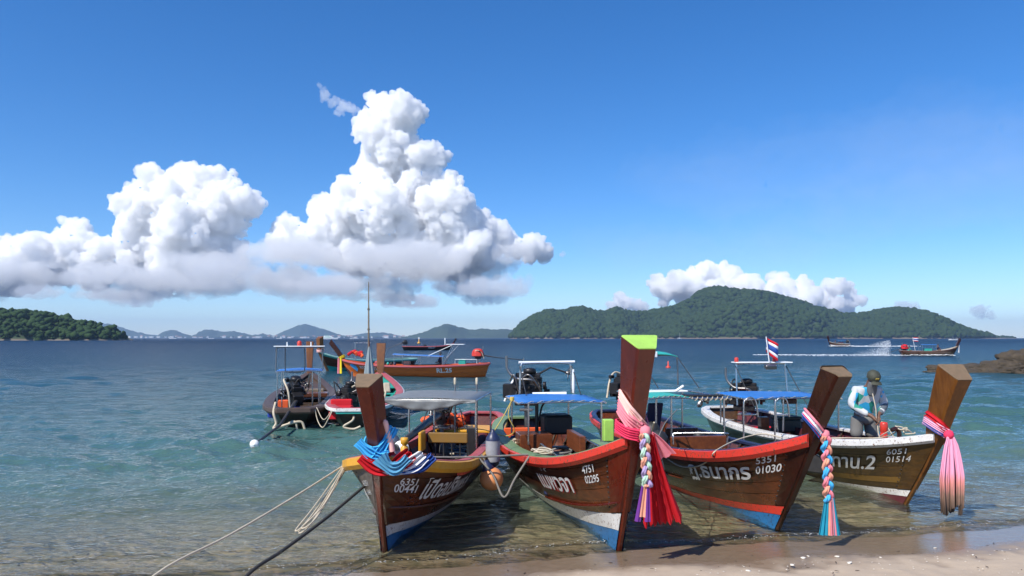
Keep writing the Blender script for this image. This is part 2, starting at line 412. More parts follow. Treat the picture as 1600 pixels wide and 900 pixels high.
# ------------------------------------------------------------------ islands and hills
def ridge(profile, Y, depth, name, mat, wob=0.12, nx=160, ny=26, seed=1, rough=6.0):
    """land whose skyline runs through (px, py) points of the photograph at distance Y; it rises from the sea in front and falls behind"""
    px = np.array([p[0] for p in profile], float); pz = np.array([(528 - p[1]) / FPX * Y for p in profile])
    x0, x1 = (px[0] - 800) / FPX * Y, (px[-1] - 800) / FPX * Y
    xs = np.linspace(x0, x1, nx); v = np.linspace(-1, 1, ny)
    crest = np.interp(xs, (px - 800) / FPX * Y, pz)
    X, V = np.meshgrid(xs, v)
    C = np.interp(X.ravel(), xs, crest).reshape(X.shape)
    dep = depth * (0.25 + 0.75 * np.clip(C / max(crest.max(), 1), 0, 1))
    prof = np.clip(1 - np.abs(V) ** 1.35, 0, 1)
    P = np.stack([X.ravel() / 90, V.ravel() * depth / 90, np.zeros(X.size)], 1)
    nz = fbm(P * 0.6, 4, seed).reshape(X.shape)
    Z = C * prof * (1 + 0.62 * nz * (1 - prof)) + rough * fbm(P * 2.5, 3, seed + 9).reshape(X.shape) * prof * (np.abs(V) > .03)
    Yy = Y + V * dep * (1 + wob * nz)
    Z = np.where(np.abs(V) > 0.995, -3.0, Z); Z[:, 0] = np.minimum(Z[:, 0], -1); Z[:, -1] = np.minimum(Z[:, -1], -1)
    pts = np.stack([X, Yy, Z], -1)
    me = np_mesh(name, pts.reshape(-1, 3), grid_faces(ny, nx)[:, ::-1])
    o = link(name, me, mat); tag(o, kind='structure')
    return pts
def ico(sub):
    bm = bmesh.new(); bmesh.ops.create_icosphere(bm, subdivisions=sub, radius=1.0)
    v = np.array([p.co[:] for p in bm.verts]); f = np.array([[q.index for q in fc.verts] for fc in bm.faces]); bm.free(); return v, f
def crowns(pts, count, size, name, mat, seed, label, cat, front=0.55, sub=1, lift=0.35, flat=0.8, zmin=1.0, tufts=1, vary=(.55, 1.35)):
    """tree crowns spread over the land: each a lumpy clump of its own, joined as one far-off wood"""
    rg = np.random.default_rng(seed); ny, nx = pts.shape[:2]
    iv, iff = ico(sub); V = []; F = []; o = 0
    u = rg.uniform(0, nx - 1.001, count); v = rg.uniform(0, (ny - 1) * front, count)
    i, j = v.astype(int), u.astype(int); fi, fj = (v - i)[:, None], (u - j)[:, None]
    p = pts[i, j] * (1 - fi) * (1 - fj) + pts[i + 1, j] * fi * (1 - fj) + pts[i, j + 1] * (1 - fi) * fj + pts[i + 1, j + 1] * fi * fj
    p = p[p[:, 2] > zmin]
    for q in p:
        s0 = size * (vary[0] + (vary[1] - vary[0]) * rg.uniform(0, 1) ** 1.8)
        for t in range(tufts):
            s = s0 * (1 if tufts == 1 else rg.uniform(.45, .75))
            c = q + np.array([0, 0, s0 * lift]) + (0 if tufts == 1 else rg.normal(0, .42, 3) * s0 * np.array([1, 1, .7]))
            k = 1 + rg.uniform(-.30, .30, (len(iv), 1))
            w = iv * k * s * np.array([1, 1, flat]) + c
            V.append(w); F.append(iff + o); o += len(iv)
    me = np_mesh(name, np.concatenate(V), np.concatenate(F), smooth=False)
    ob = link(name, me, mat); tag(ob, label, cat, kind='stuff'); return ob
def foliage_mat(name, c1, c2, c3, scale):
    m, n, l, b = new_mat(name)
    pos = n.new('ShaderNodeNewGeometry').outputs['Position']
    a = noise_node(n, l, pos, scale, 6, 0.7); g = noise_node(n, l, pos, scale * 0.13, 4, 0.6)
    r = ramp(n, [(0.3, c1), (0.55, c2), (0.8, c3)]); l.new(a.outputs[0], r.inputs[0])
    cc = mixc(n, l, g.outputs[0], r.outputs[0], c2)
    l.new(cc, b.inputs['Base Color']); b.inputs['Roughness'].default_value = 0.85; b.inputs['Specular IOR Level'].default_value = 0.15
    return m
def land_mat(name, rock, green, z0, z1, scale):
    """bare rock and earth at the foot, green above"""
    m, n, l, b = new_mat(name)
    pos = n.new('ShaderNodeNewGeometry').outputs['Position']
    sep = n.new('ShaderNodeSeparateXYZ'); l.new(pos, sep.inputs[0])
    a = noise_node(n, l, pos, scale, 6, 0.7)
    h = math_node(n, l, 'MULTIPLY_ADD', a.outputs[0], z1 * 0.9, math_node(n, l, 'SUBTRACT', sep.outputs[2], z1 * 0.45))
    mr = n.new('ShaderNodeMapRange'); l.new(h, mr.inputs[0]); mr.inputs[1].default_value = z0; mr.inputs[2].default_value = z1
    rk = mixc(n, l, a.outputs[0], tuple(x * .5 for x in rock), tuple(x * 1.4 for x in rock))
    l.new(mixc(n, l, mr.outputs[0], rk, green), b.inputs['Base Color']); b.inputs['Roughness'].default_value = 0.9
    return m

ISLE_Y = 2600
main_prof = [(796, 529), (803, 522), (812, 510), (828, 499), (843, 490), (856, 487), (872, 489), (888, 486), (902, 481), (918, 485), (932, 489), (948, 488), (962, 485), (978, 488), (994, 489), (1010, 490), (1026, 486), (1046, 483), (1064, 477), (1080, 469), (1090, 460), (1103, 453), (1118, 451), (1135, 453), (1155, 455), (1180, 457), (1205, 462), (1235, 469), (1262, 478), (1290, 487), (1315, 492), (1340, 493), (1362, 489), (1385, 484), (1405, 483), (1425, 486), (1445, 494), (1465, 502), (1487, 511), (1508, 518), (1526, 524), (1536, 529)]
isle_land = land_mat('island_ground', (0.20, 0.14, 0.10), (0.030, 0.055, 0.022), 0.5, 6, 0.03)
isle_leaf = foliage_mat('island_forest', (0.012, 0.028, 0.008), (0.028, 0.052, 0.013), (0.066, 0.090, 0.022), 0.03)
P = ridge(main_prof, ISLE_Y, 420, 'island', isle_land, nx=220, ny=40, seed=11, rough=7)
crowns(P, 19000, 7.0, 'island_forest', isle_leaf, 5, 'dense green forest covering the large island beyond the boats', 'forest', zmin=3.5, vary=(.4, 1.9))
islet_prof = [(1543, 529), (1549, 526), (1556, 525), (1566, 525), (1578, 526), (1586, 527), (1592, 529)]
P = ridge(islet_prof, 3300, 60, 'islet', isle_land, nx=40, ny=14, seed=5, rough=1.0)
crowns(P, 260, 5.0, 'islet_forest', isle_leaf, 6, 'low scrub on the small islet beside the large island', 'forest', zmin=2)
HEAD_Y = 760
head_prof = [(-330, 470), (-240, 476), (-140, 478), (-60, 482), (0, 486), (22, 487), (40, 489), (62, 493), (85, 497), (105, 502), (125, 506), (142, 508), (160, 512), (175, 517), (186, 522), (194, 529)]
head_land = land_mat('headland_ground', (0.20, 0.165, 0.13), (0.030, 0.055, 0.022), .6, 2.2, 0.12)
head_leaf = foliage_mat('headland_forest', (0.013, 0.030, 0.010), (0.028, 0.058, 0.016), (0.062, 0.095, 0.026), 0.16)
P = ridge(head_prof, HEAD_Y, 90, 'headland', head_land, nx=150, ny=26, seed=21, rough=1.4)
crowns(P, 1500, 3.2, 'headland_forest', head_leaf, 8, 'dark green wooded headland reaching in from the left edge', 'forest', zmin=1.4, vary=(.5, 1.9), tufts=6, lift=0.5, front=0.62)
far_leaf = foliage_mat('far_hills', (0.03, 0.052, 0.034), (0.045, 0.07, 0.042), (0.07, 0.09, 0.055), 0.01)
FARP = [('hill', [(120, 529), (140, 504), (156, 503), (172, 505), (190, 511), (210, 517), (228, 521), (250, 526), (262, 529)], 8600, 4),
        ('hill', [(236, 529), (248, 523), (258, 517), (268, 515), (278, 517), (290, 522), (300, 525), (312, 521), (322, 514), (334, 515), (346, 518), (366, 517), (380, 520), (395, 524), (410, 521), (425, 524), (440, 529)], 8200, 7),
        ('hill', [(420, 529), (440, 519), (455, 512), (468, 507), (478, 506), (490, 509), (502, 513), (520, 519), (540, 525), (560, 522), (580, 520), (600, 519), (615, 522), (630, 526), (650, 529)], 8800, 9),
        ('hill', [(612, 529), (640, 525), (662, 519), (680, 511), (694, 506), (704, 506), (716, 510), (730, 515), (748, 514), (770, 513), (800, 514), (830, 514), (860, 516), (900, 520), (940, 529)], 5200, 13),
        ('hill', [(-600, 529), (-400, 505), (-100, 512), (60, 508), (140, 518), (300, 526), (500, 524), (640, 527), (700, 529)], 10800, 17)]
for nm, pf, yy, sd in FARP:
    ridge(pf, yy, 300, nm, far_leaf, nx=120, ny=14, seed=sd, rough=9)

# ------------------------------------------------------------------ the air
def make_haze():
    s = 12400.0; t = 300.0; bt = -16.0
    mb = MB(); mb.box((0, 0, (t + bt) / 2), (2 * s, 2 * s, t - bt))
    o = mb.build('haze', None); 
    m = bpy.data.materials.new('haze'); m.use_nodes = True; n = m.node_tree.nodes; l = m.node_tree.links
    n.remove(n['Principled BSDF'])
    pv = n.new('ShaderNodeVolumePrincipled'); pv.inputs['Color'].default_value = (0.52, 0.71, 0.98, 1); pv.inputs['Density'].default_value = 0.00008
    pv.inputs['Anisotropy'].default_value = 0.2
    l.new(pv.outputs[0], n['Material Output'].inputs['Volume'])
    o.data.materials.append(m); tag(o, kind='stuff')
make_haze()
# ------------------------------------------------------------------ clouds: closed bodies of even density, 20 km away
CLOUD_Y = 20000.0
def blob_mesh(blobs, voxel, name, disp, seed, base=None):
    V = []; F = []; o = 0; iv, iff = ico(2)
    for (c, r, sq) in blobs:
        V.append(iv * np.array([r, r, r * sq]) + np.array(c)); F.append(iff + o); o += len(iv)
    me = np_mesh(name + '_raw', np.concatenate(V), np.concatenate(F))
    ob = bpy.data.objects.new('tmp', me); col.objects.link(ob)
    md = ob.modifiers.new('r', 'REMESH'); md.mode = 'VOXEL'; md.voxel_size = voxel
    dg = bpy.context.evaluated_depsgraph_get(); ev = ob.evaluated_get(dg); m2 = bpy.data.meshes.new_from_object(ev)
    bpy.data.objects.remove(ob); bpy.data.meshes.remove(me)
    n = len(m2.vertices); co = np.empty(n * 3, np.float32); m2.vertices.foreach_get('co', co); co = co.reshape(-1, 3).astype(float)
    no = np.empty(n * 3, np.float32); m2.vertices.foreach_get('normal', no); no = no.reshape(-1, 3).astype(float)
    for sc, amp in disp:
        # billows: rounded bulges with creases between them
        q = np.abs(vnoise(co / sc + np.array([seed * 3.1, 0, 0]), seed)); q = 2.6 * q - 0.5
        co = co + no * (q * amp)[:, None]
    if base is not None:
        zb = base + 45 * vnoise(co * np.array([1 / 700, 1 / 700, 0]), seed + 4)
        co[:, 2] = np.where(co[:, 2] < zb, zb + (co[:, 2] - zb) * 0.12, co[:, 2])
    m2.vertices.foreach_set('co', co.astype(np.float32).ravel()); m2.update()
    ob = bpy.data.objects.new('tmp', m2); col.objects.link(ob)
    md = ob.modifiers.new('r', 'REMESH'); md.mode = 'VOXEL'; md.voxel_size = voxel * 0.7
    dg = bpy.context.evaluated_depsgraph_get(); m3 = bpy.data.meshes.new_from_object(ob.evaluated_get(dg)); bpy.data.objects.remove(ob); m2 = m3; m2.name = name
    n = len(m2.vertices); co = np.empty(n * 3, np.float32); m2.vertices.foreach_get('co', co); co = co.reshape(-1, 3).astype(float)
    no = np.empty(n * 3, np.float32); m2.vertices.foreach_get('normal', no); no = no.reshape(-1, 3).astype(float)
    for sc, amp in ((voxel * 3.4, voxel * .95), (voxel * 1.8, voxel * .5)):
        co = co + no * ((2.4 * np.abs(vnoise(co / sc, seed + 31)) - .5) * amp)[:, None]
    m2.vertices.foreach_set('co', co.astype(np.float32).ravel()); m2.update()
    m2.polygons.foreach_set('use_smooth', np.ones(len(m2.polygons), dtype=bool))
    return m2
cloud_m = {}
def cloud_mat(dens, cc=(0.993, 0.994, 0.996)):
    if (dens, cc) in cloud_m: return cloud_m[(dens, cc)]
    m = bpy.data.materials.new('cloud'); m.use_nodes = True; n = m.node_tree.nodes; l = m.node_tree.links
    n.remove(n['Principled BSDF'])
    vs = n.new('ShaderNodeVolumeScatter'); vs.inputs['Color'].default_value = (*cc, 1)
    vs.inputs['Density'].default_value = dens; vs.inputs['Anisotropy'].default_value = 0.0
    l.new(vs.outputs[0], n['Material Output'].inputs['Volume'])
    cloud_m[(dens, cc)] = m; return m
def cloud(px_blobs, label, Y=CLOUD_Y, voxel=50, dens=0.009, seed=1, knobs=22, disp=((600, 120), (300, 85), (150, 50), (80, 26)), flat=0.85, depth=0.8, kr=(0.15, 0.42), base=None, shrink=0.84, cc=(0.993, 0.994, 0.996)):
    rg = np.random.default_rng(seed); k = Y / FPX; blobs = []
    for bl in px_blobs:
        px, py, r = bl[0], bl[1], bl[2] * shrink; sq = bl[3] if len(bl) > 3 else 1.0; kn = bl[4] if len(bl) > 4 else knobs
        c = np.array([(px - 800) * k, Y + rg.uniform(-1, 1) * r * k * depth, CAMZ + (528 - py) * k]); rr = r * k
        blobs.append((c, rr, sq))
        for _ in range(kn):
            d = rg.normal(size=3); d /= np.linalg.norm(d); d[2] = d[2] * 0.8 + 0.15; d[1] -= 0.25
            s = rr * rg.uniform(*kr)
            c2 = c + d * np.array([1, 1, sq]) * (rr - s * 0.25)
            blobs.append((c2, s, 0.85 if sq > .7 else sq * 1.3))
            if sq > .7:
                for _2 in range(5):
                    d2 = rg.normal(size=3); d2 /= np.linalg.norm(d2); s2 = s * rg.uniform(.25, .5)
                    blobs.append((c2 + d2 * (s - s2 * .2), s2, .9))
    me = blob_mesh(blobs, voxel, 'cloud', disp, seed, None if base is None else CAMZ + (528 - base) * k)
    o = link('cloud', me, cloud_mat(dens, cc)); tag(o, label, 'cloud'); return o
TOWER = [(600, 178, 30), (632, 188, 26), (590, 210, 26), (612, 228, 32), (590, 258, 28), (640, 250, 30), (672, 245, 20), (690, 243, 10),
       (600, 290, 42), (640, 300, 46), (572, 318, 34), (545, 325, 24), (520, 335, 26), (505, 335, 14), (660, 330, 50), (610, 340, 50), (560, 355, 40), (700, 310, 26), (718, 325, 18), (700, 350, 44), (740, 368, 30), (530, 368, 32),
       (770, 375, 26), (800, 382, 20), (830, 388, 16), (850, 392, 11), (640, 385, 60, .7), (560, 395, 50, .7), (720, 400, 55, .6), (480, 372, 22), (455, 365, 18), (440, 352, 12), (440, 378, 18),
       (600, 425, 60, .45, 14), (500, 420, 60, .4, 14), (430, 432, 45, .35, 12), (690, 430, 60, .45, 14), (760, 432, 45, .5, 14), (640, 455, 90, .2, 12), (510, 455, 80, .2, 12), (740, 455, 60, .25, 12)]
crisp = lambda L_: [q for q in L_ if len(q) < 4 or q[3] >= .6]
cloud(crisp(TOWER), 'tall white towering cloud above the boats', seed=4, base=462, dens=.0095)
HZ = ((700, 130), (320, 90), (150, 45))
def streaks(x0, x1, y0, y1, n_, seed, label):
    """ragged flat shreds of cloud that make up a grey base"""
    rg = random.Random(seed); L_ = []
    for k in range(n_):
        t = rg.random(); r = rg.uniform(16, 52); L_.append((rg.uniform(x0 + r, x1 - r), y0 + (y1 - y0) * t, r, rg.uniform(.10, .26) * (1.25 - .6 * t), 7))
    cloud(L_, label, seed=seed, Y=19600, dens=.0012, cc=(.965, .975, .988), disp=((520, 90), (240, 60), (120, 34)), shrink=1.0, voxel=62, depth=4.5, base=469)  # lower albedo: the shade under the cloud is put into the colour
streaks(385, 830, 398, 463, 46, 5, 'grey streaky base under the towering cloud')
HEAP = [(285, 290, 30), (258, 300, 28), (325, 285, 22), (345, 280, 18), (350, 310, 30), (378, 320, 22), (310, 320, 42), (262, 330, 34), (225, 318, 24), (200, 322, 14), (240, 360, 46), (300, 365, 52), (350, 345, 34), (215, 385, 36), (270, 400, 60, .8), (330, 400, 50, .7), (185, 405, 34), (150, 420, 30),
       (113, 355, 20), (118, 378, 24), (110, 395, 22), (60, 395, 26), (25, 400, 24), (80, 415, 40, .8), (20, 425, 50, .7), (-40, 405, 50), (-100, 400, 60), (130, 440, 60, .4, 14), (220, 445, 80, .35, 14), (320, 445, 80, .3, 14), (40, 448, 90, .3, 14), (390, 395, 40, .35), (-80, 448, 110, .3), (370, 455, 70, .2)]
cloud(crisp(HEAP), 'broad white heaped cloud over the left of the bay', seed=9, base=458, dens=.0095)
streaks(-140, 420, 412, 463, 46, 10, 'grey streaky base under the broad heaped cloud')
for k_, q_ in enumerate([(1350, 285, 330, .05), (1500, 330, 260, .045), (1180, 370, 260, .04), (1560, 225, 200, .05)]):
    cloud([q_], ('long faint streak of thin cloud right of centre', 'faint thin cloud streak above the right end of the island', 'faint thin cloud streak above the top of the island', 'faint thin cloud streak high at the right edge')[k_], seed=70 + k_, Y=30000, dens=.000012, disp=((3000, 500), (1400, 260)), shrink=1.0, voxel=220, knobs=12)
cloud([(1100, 430, 20), (1125, 430, 18), (1145, 440, 18), (1080, 440, 22), (1050, 447, 20, .7), (1030, 447, 12, .6), (1090, 455, 40, .5), (1160, 455, 30, .6), (1215, 448, 12), (1240, 455, 16), (1225, 462, 26, .7), (1262, 465, 18), (1300, 455, 18), (1320, 460, 18), (1300, 475, 38, .6), (1335, 470, 12), (1200, 475, 60, .4)],
      'pinkish white cloud rising behind the large green island', seed=14, Y=26000, voxel=80)
cloud([(968, 466, 10), (976, 476, 12), (1000, 483, 8), (1038, 468, 8), (960, 478, 8)], 'small puffy cloud low over the left slope of the island', seed=15, Y=26000, voxel=50, knobs=6)
cloud([(500, 133, 5, .7), (512, 145, 7, .7), (522, 158, 9, .6), (538, 168, 10, .6), (552, 172, 9, .7), (528, 172, 8, .5)], 'thin torn wisp of cloud beside the top of the tower cloud', seed=16, voxel=36, knobs=8, dens=0.0022, disp=((260, 90), (110, 50)))
cloud([(1414, 480, 9, .5), (1425, 482, 7, .5)], 'tiny cloud scrap above the right shoulder of the island', seed=17, Y=26000, voxel=40, knobs=5, dens=0.003)
cloud([(1530, 486, 9, .6), (1540, 490, 8, .6)], 'faint cloud scrap right of the island', seed=18, Y=26000, voxel=40, knobs=5, dens=0.002)
cloud([(880, 398, 4, 1.2)], 'lone speck of cloud right of the tower cloud', seed=19, voxel=30, knobs=4, dens=0.004, disp=((90, 20),))
# ================================================================== LONGTAIL BOATS
W_DARK = wood('varnished_wood', (0.050, 0.0105, 0.0040), (0.185, 0.046, 0.013), 0.32)
W_OLIVE = wood('olive_wood', (0.040, 0.019, 0.0055), (0.140, 0.068, 0.016), 0.42)
W_PROW_R = wood('red_prow_wood', (0.066, 0.0072, 0.0034), (0.125, 0.017, 0.0066), 0.28, 'z', 0.3)
W_PROW_O = wood('orange_prow_wood', (0.115, 0.040, 0.008), (0.25, 0.095, 0.018), 0.33, 'z', 0.35)
W_PROW_D = wood('dark_prow_wood', (0.024, 0.0062, 0.0034), (0.058, 0.017, 0.009), 0.30, 'z', 0.4)
W_BENCH = wood('bench_wood', (0.10, 0.025, 0.008), (0.24, 0.07, 0.020), 0.35)
W_GREY = wood('weathered_wood', (0.10, 0.075, 0.05), (0.26, 0.20, 0.14), 0.75, 'y', 0.4, 0.0)
W_FLOOR = wood('floor_wood', (0.025, 0.014, 0.008), (0.08, 0.045, 0.025), 0.7, 'x', 0.5, 0.0)  # dark floor tone stands in for the deep shade inside the hulls
W_BLACK = wood('tarred_wood', (0.008, 0.006, 0.005), (0.030, 0.020, 0.016), 0.5)
W_HULL8 = wood('orange_hull_wood', (0.58, 0.105, 0.012), (0.80, 0.20, 0.03), 0.4, 'x', 0.10)
RED = paint('red_paint', (0.62, 0.035, 0.018), 0.35, 0.16, chip=0.15)
GREEN = paint('green_paint', (0.17, 0.27, 0.12), 0.45, 0.25)
LIME = paint('lime_paint', (0.36, 0.62, 0.10), 0.4, 0.2)
BLUE = paint('blue_paint', (0.008, 0.145, 0.37), 0.32, 0.18, chip=0.2, chipc=(0.02, 0.03, 0.05))
NAVY = paint('navy_paint', (0.012, 0.022, 0.075), 0.4, 0.2)
WHITE = paint('white_paint', (0.72, 0.71, 0.68), 0.4, 0.30, (0.30, 0.25, 0.18), chip=0.1, chipc=(0.22, 0.12, 0.07))
YELLOW = paint('yellow_paint', (0.68, 0.33, 0.015), 0.4, 0.25)
OCHRE = paint('ochre_paint', (0.24, 0.125, 0.018), 0.45, 0.3)
PINK = paint('faded_red_paint', (0.44, 0.085, 0.095), 0.5, 0.3)
MAROON = paint('maroon_paint', (0.10, 0.011, 0.018), 0.5, 0.3)
TEAL = paint('teal_paint', (0.02, 0.36, 0.29), 0.4, 0.2)
GREY_SUN = wood('faded_sunlit_wood', (0.10, 0.08, 0.065), (0.22, 0.18, 0.15), 0.6, 'x', 0.4, 0.0)  # faded grey planks, with the sunlight on that side put into the tone
PLUM = paint('plum_paint', (0.080, 0.050, 0.036), 0.5, 0.3)
CREAM = paint('cream_paint', (0.55, 0.47, 0.34), 0.5, 0.3)
BLACK = paint('black_rubber', (0.012, 0.012, 0.013), 0.55, 0.3, (0.05, 0.045, 0.04))
ENGINE = paint('engine_iron', (0.016, 0.016, 0.018), 0.42, 0.4, (0.06, 0.045, 0.035), 0.4, 20)
STEEL = metal('steel_tube', (0.62, 0.62, 0.60), 0.28)
DULL = metal('dull_steel', (0.32, 0.31, 0.30), 0.42)
DARKTUBE = paint('dark_tube', (0.03, 0.03, 0.032), 0.4, 0.2)
BLUETARP = paint('blue_tarpaulin', (0.022, 0.17, 0.52), 0.45, 0.12)
GREYTARP = paint('grey_tarpaulin', (0.16, 0.17, 0.17), 0.42, 0.3, (0.14, 0.14, 0.13))
TEALTARP = paint('teal_tarpaulin', (0.02, 0.42, 0.34), 0.45, 0.1)
WHITESH = paint('white_sheet', (0.78, 0.80, 0.80), 0.4, 0.12, (0.4, 0.4, 0.38))
ORANGE = paint('orange_fabric', (0.80, 0.11, 0.02), 0.7, 0.12)
REDFAB = paint('red_fabric', (0.55, 0.012, 0.022), 0.75, 0.08, spec=0.2)
ROPE = paint('cream_rope', (0.55, 0.48, 0.36), 0.8, 0.3, (0.25, 0.2, 0.14), 0, 40)
ROPE_G = paint('grey_rope', (0.20, 0.19, 0.17), 0.8, 0.3, (0.08, 0.07, 0.06), 0, 40)
ROPE_Y = paint('yellow_rope', (0.62, 0.45, 0.10), 0.8, 0.2, (0.3, 0.22, 0.1), 0, 40)
ROPE_B = paint('black_rope', (0.022, 0.021, 0.02), 0.8, 0.2, (0.05, 0.05, 0.05), 0, 40)
def flat_mat(name, c, rough=0.6):
    if name not in MAT:
        m, n, l, b = new_mat(name); b.inputs['Base Color'].default_value = (*c, 1); b.inputs['Roughness'].default_value = rough
        MAT[name] = m
    return MAT[name]
LETTER = paint('letter_white', (0.74, 0.74, 0.72), 0.5, 0.25, (0.35, 0.3, 0.25), 0, 30)
LETTER_R = flat_mat('letter_red', (0.35, 0.02, 0.02))

def curve_fn(xs, ys, k=0.035):
    g = np.linspace(-0.3, 1.3, 641)
    y = np.interp(g, xs, ys)
    y[g < 0] = 2 * ys[0] - np.interp(-g[g < 0], xs, ys); y[g > 1] = 2 * ys[-1] - np.interp(2 - g[g > 1], xs, ys)
    w = max(3, int(k / (1.6 / 640)) | 1); ker = np.hanning(w + 2)[1:-1]; ker /= ker.sum()
    y = np.convolve(np.pad(y, w, mode='edge'), ker, 'same')[w:-w]
    return lambda s: float(np.interp(s, g, y))

NAILS = []
class Boat:
    """a longtail boat; local x runs from the stern (0) to the bow at the sheer (L), y to port, z up from the water"""
    def __init__(b, foot, head, L, rake, zbow, label, group, beam=1.05, full=0.0, zmid=0.68, zst=0.80, name='longtail_boat', bs=None, keel=-0.22, footz=-0.02):
        b.L, b.rake, b.zbow, b.zmid, b.zst = L, rake, zbow, zmid, zst
        hd = Vector((head[0], head[1], 0)).normalized(); b.rz = math.atan2(hd.y, hd.x)
        fp = Vector((foot[0], foot[1], 0)); b.org = fp - hd * (L - rake)
        b.root = empty(name, b.org, b.rz, label, 'boat', group)
        b.M = Matrix.Translation(b.org) @ Matrix.Rotation(b.rz, 4, 'Z'); b.Mi = b.M.inverted()
        tab = bs or [(0, .06), (.5, .33 + full * .12), (1, .53 + full * .15), (1.6, .70 + full * .14), (2.6, .88 + full * .08), (3.6, .98 + full * .02), (4.7, 1.0), (6, .97)]
        S = [1 - a / L for a, _ in tab][::-1]; Bv = [v * beam for _, v in tab][::-1]
        S = [0, .02, .06, .14] + [s for s in S if s > .2]; Bv = [.42 * beam, .55 * beam, .70 * beam, .86 * beam] + Bv[-(len(S) - 4):]
        b._B = curve_fn(S, Bv, 0.05); b.keel = keel; b.footz = footz
    def B(b, s): return max(0.05, b._B(min(max(s, 0), 1)))
    def zs(b, s):
        a = (1 - s) * b.L
        return b.zmid + (b.zbow - b.zmid) * math.exp(-(a / 1.45) ** 1.05) + (b.zst - b.zmid) * max(0, 1 - s / 0.5) ** 1.6
    def zk(b, s):
        a = (1 - s) * b.L
        return b.keel + (b.footz - b.keel) * math.exp(-(a / 1.6) ** 1.2) + 0.14 * max(0, 1 - s / 0.25) ** 1.5
    def P(b, s, u, side=1, off=0.0):
        e = 0.42 + 0.75 * math.exp(-((1 - s) * b.L / 1.9) ** 1.2)
        xb = b.L - b.rake * max(0.0, 1 - u) ** 1.08; x0 = 0.30 * (1 - u)
        x = x0 + s * (xb - x0)
        y = max(0.045, b.B(s) * max(u, 0.0) ** e)
        z = b.zk(s) + (b.zs(s) - b.zk(s)) * u
        if off:
            # outward, across the side in plan and section
            s2, u2 = min(s + .01, 1), min(u + .03, 1.0)
            s1, u1 = s2 - .01, u2 - .03
            ey = lambda ss, uu: Vector((x0 + ss * (xb - x0), max(.045, b.B(ss) * max(uu, 0) ** (0.42 + 0.75 * math.exp(-((1 - ss) * b.L / 1.9) ** 1.2))), b.zk(ss) + (b.zs(ss) - b.zk(ss)) * uu))
            ds = ey(s2, u) - ey(s1, u); du = ey(s, u2) - ey(s, u1)
            nn = du.cross(ds); 
            if nn.y < 0: nn = -nn
            if nn.length > 1e-9:
                nn.normalize(); x += nn.x * off; y += nn.y * off; z += nn.z * off
        return Vector((x, y * side, z))
    def loc(b, px, py, Y=None, z=None): return b.Mi @ at(px, py, Y, z)
    def w(b, p): return b.M @ Vector(p)
    # ---- hull
    def hull(b, strakes, inner, ns=26, umin=0.0, stemb=None, transom=None):
        S = [i / ns for i in range(ns + 1)]; S = sorted(set(S + [.015, .03, .05, .985, .97]))
        mb = MB(); nu = 6
        for side in (1, -1):
            mb.loft([[b.P(s, umin + (1 - umin) * k / nu, side, -0.028) for k in range(nu + 1)] for s in S], False, False)
        h = mb.build('hull', inner, b.root)
        for side in (1, -1):
            for q, (u0, u1, m) in enumerate(strakes):
                mm = m[0 if side > 0 else 1] if isinstance(m, tuple) else m
                rg = random.Random(q * 7 + side); pr = rg.uniform(-0.002, 0.002); r = MB()
                g = 0.0026
                rings = []
                for s in S:
                    rings.append([b.P(s, u0 + g, side, pr + .002), b.P(s, (u0 + u1) / 2, side, pr + .0025), b.P(s, u1 - g, side, pr + .002), b.P(s, u1 - g, side, -.024), b.P(s, u0 + g, side, -.024)])
                r.loft([q[:3] for q in rings], False, False, True); r.loft([q[2:] + q[:1] for q in rings], False, False, False)
                r.build('plank', mm, h)
        tm = transom or strakes[-1][2]; tm = tm[0] if isinstance(tm, tuple) else tm
        t = MB(); ring = [b.P(0, k / 8, 1, -.006) for k in range(9)] + [b.P(0, k / 8, -1, -.006) for k in range(8, -1, -1)]
        t.loft([ring, [p + Vector((.05, 0, 0)) for p in ring]], True, True, False); t.build('transom', tm, h)
        if stemb:
            for side in (1, -1):
                mm = stemb[1][0 if side > 0 else 1] if isinstance(stemb[1], tuple) else stemb[1]
                r = MB(); uu = [stemb[2] + (1 - stemb[2]) * k / 8 for k in range(9)]
                wd = stemb[0] / b.L
                r.loft([[b.P(1 - wd, u, side, .016), b.P(1 - wd * .5, u, side, .018), b.P(1, u, side, .016), b.P(1, u, side, -.01), b.P(1 - wd, u, side, -.012)] for u in uu], True, True, False)
                sb = r.build('stem_board', mm, h)
                nm = MB()
                for u in np.linspace(stemb[2] + .05, .93, 11):
                    c_ = b.P(1 - wd * 1.12, u, side, .0); nrm_ = (b.P(1 - wd * 1.12, u, side, .02) - c_).normalized()
                    q_ = nrm_.to_track_quat('Z', 'Y').to_euler(); NAILS.append((c_, q_, h))
        b.h = h; return h
    def sheer(b, n=44, inset=0.0, dz=0.0, a0=0.0):
        out = []
        for side in (1, -1):
            ss = np.concatenate([np.linspace(1 - a0 / b.L, .16, n - 12), np.linspace(.14, 0, 12)])
            pts = [b.P(s, 1, side) for s in ss]
            out += pts if side > 0 else pts[::-1]
        res = []
        for i, p in enumerate(out):
            q0, q1 = out[max(i - 1, 0)], out[min(i + 1, len(out) - 1)]
            t = (q1 - q0); t.z = 0; t.normalize(); nn = Vector((-t.y, t.x, 0))
            res.append((p, nn))
        return res
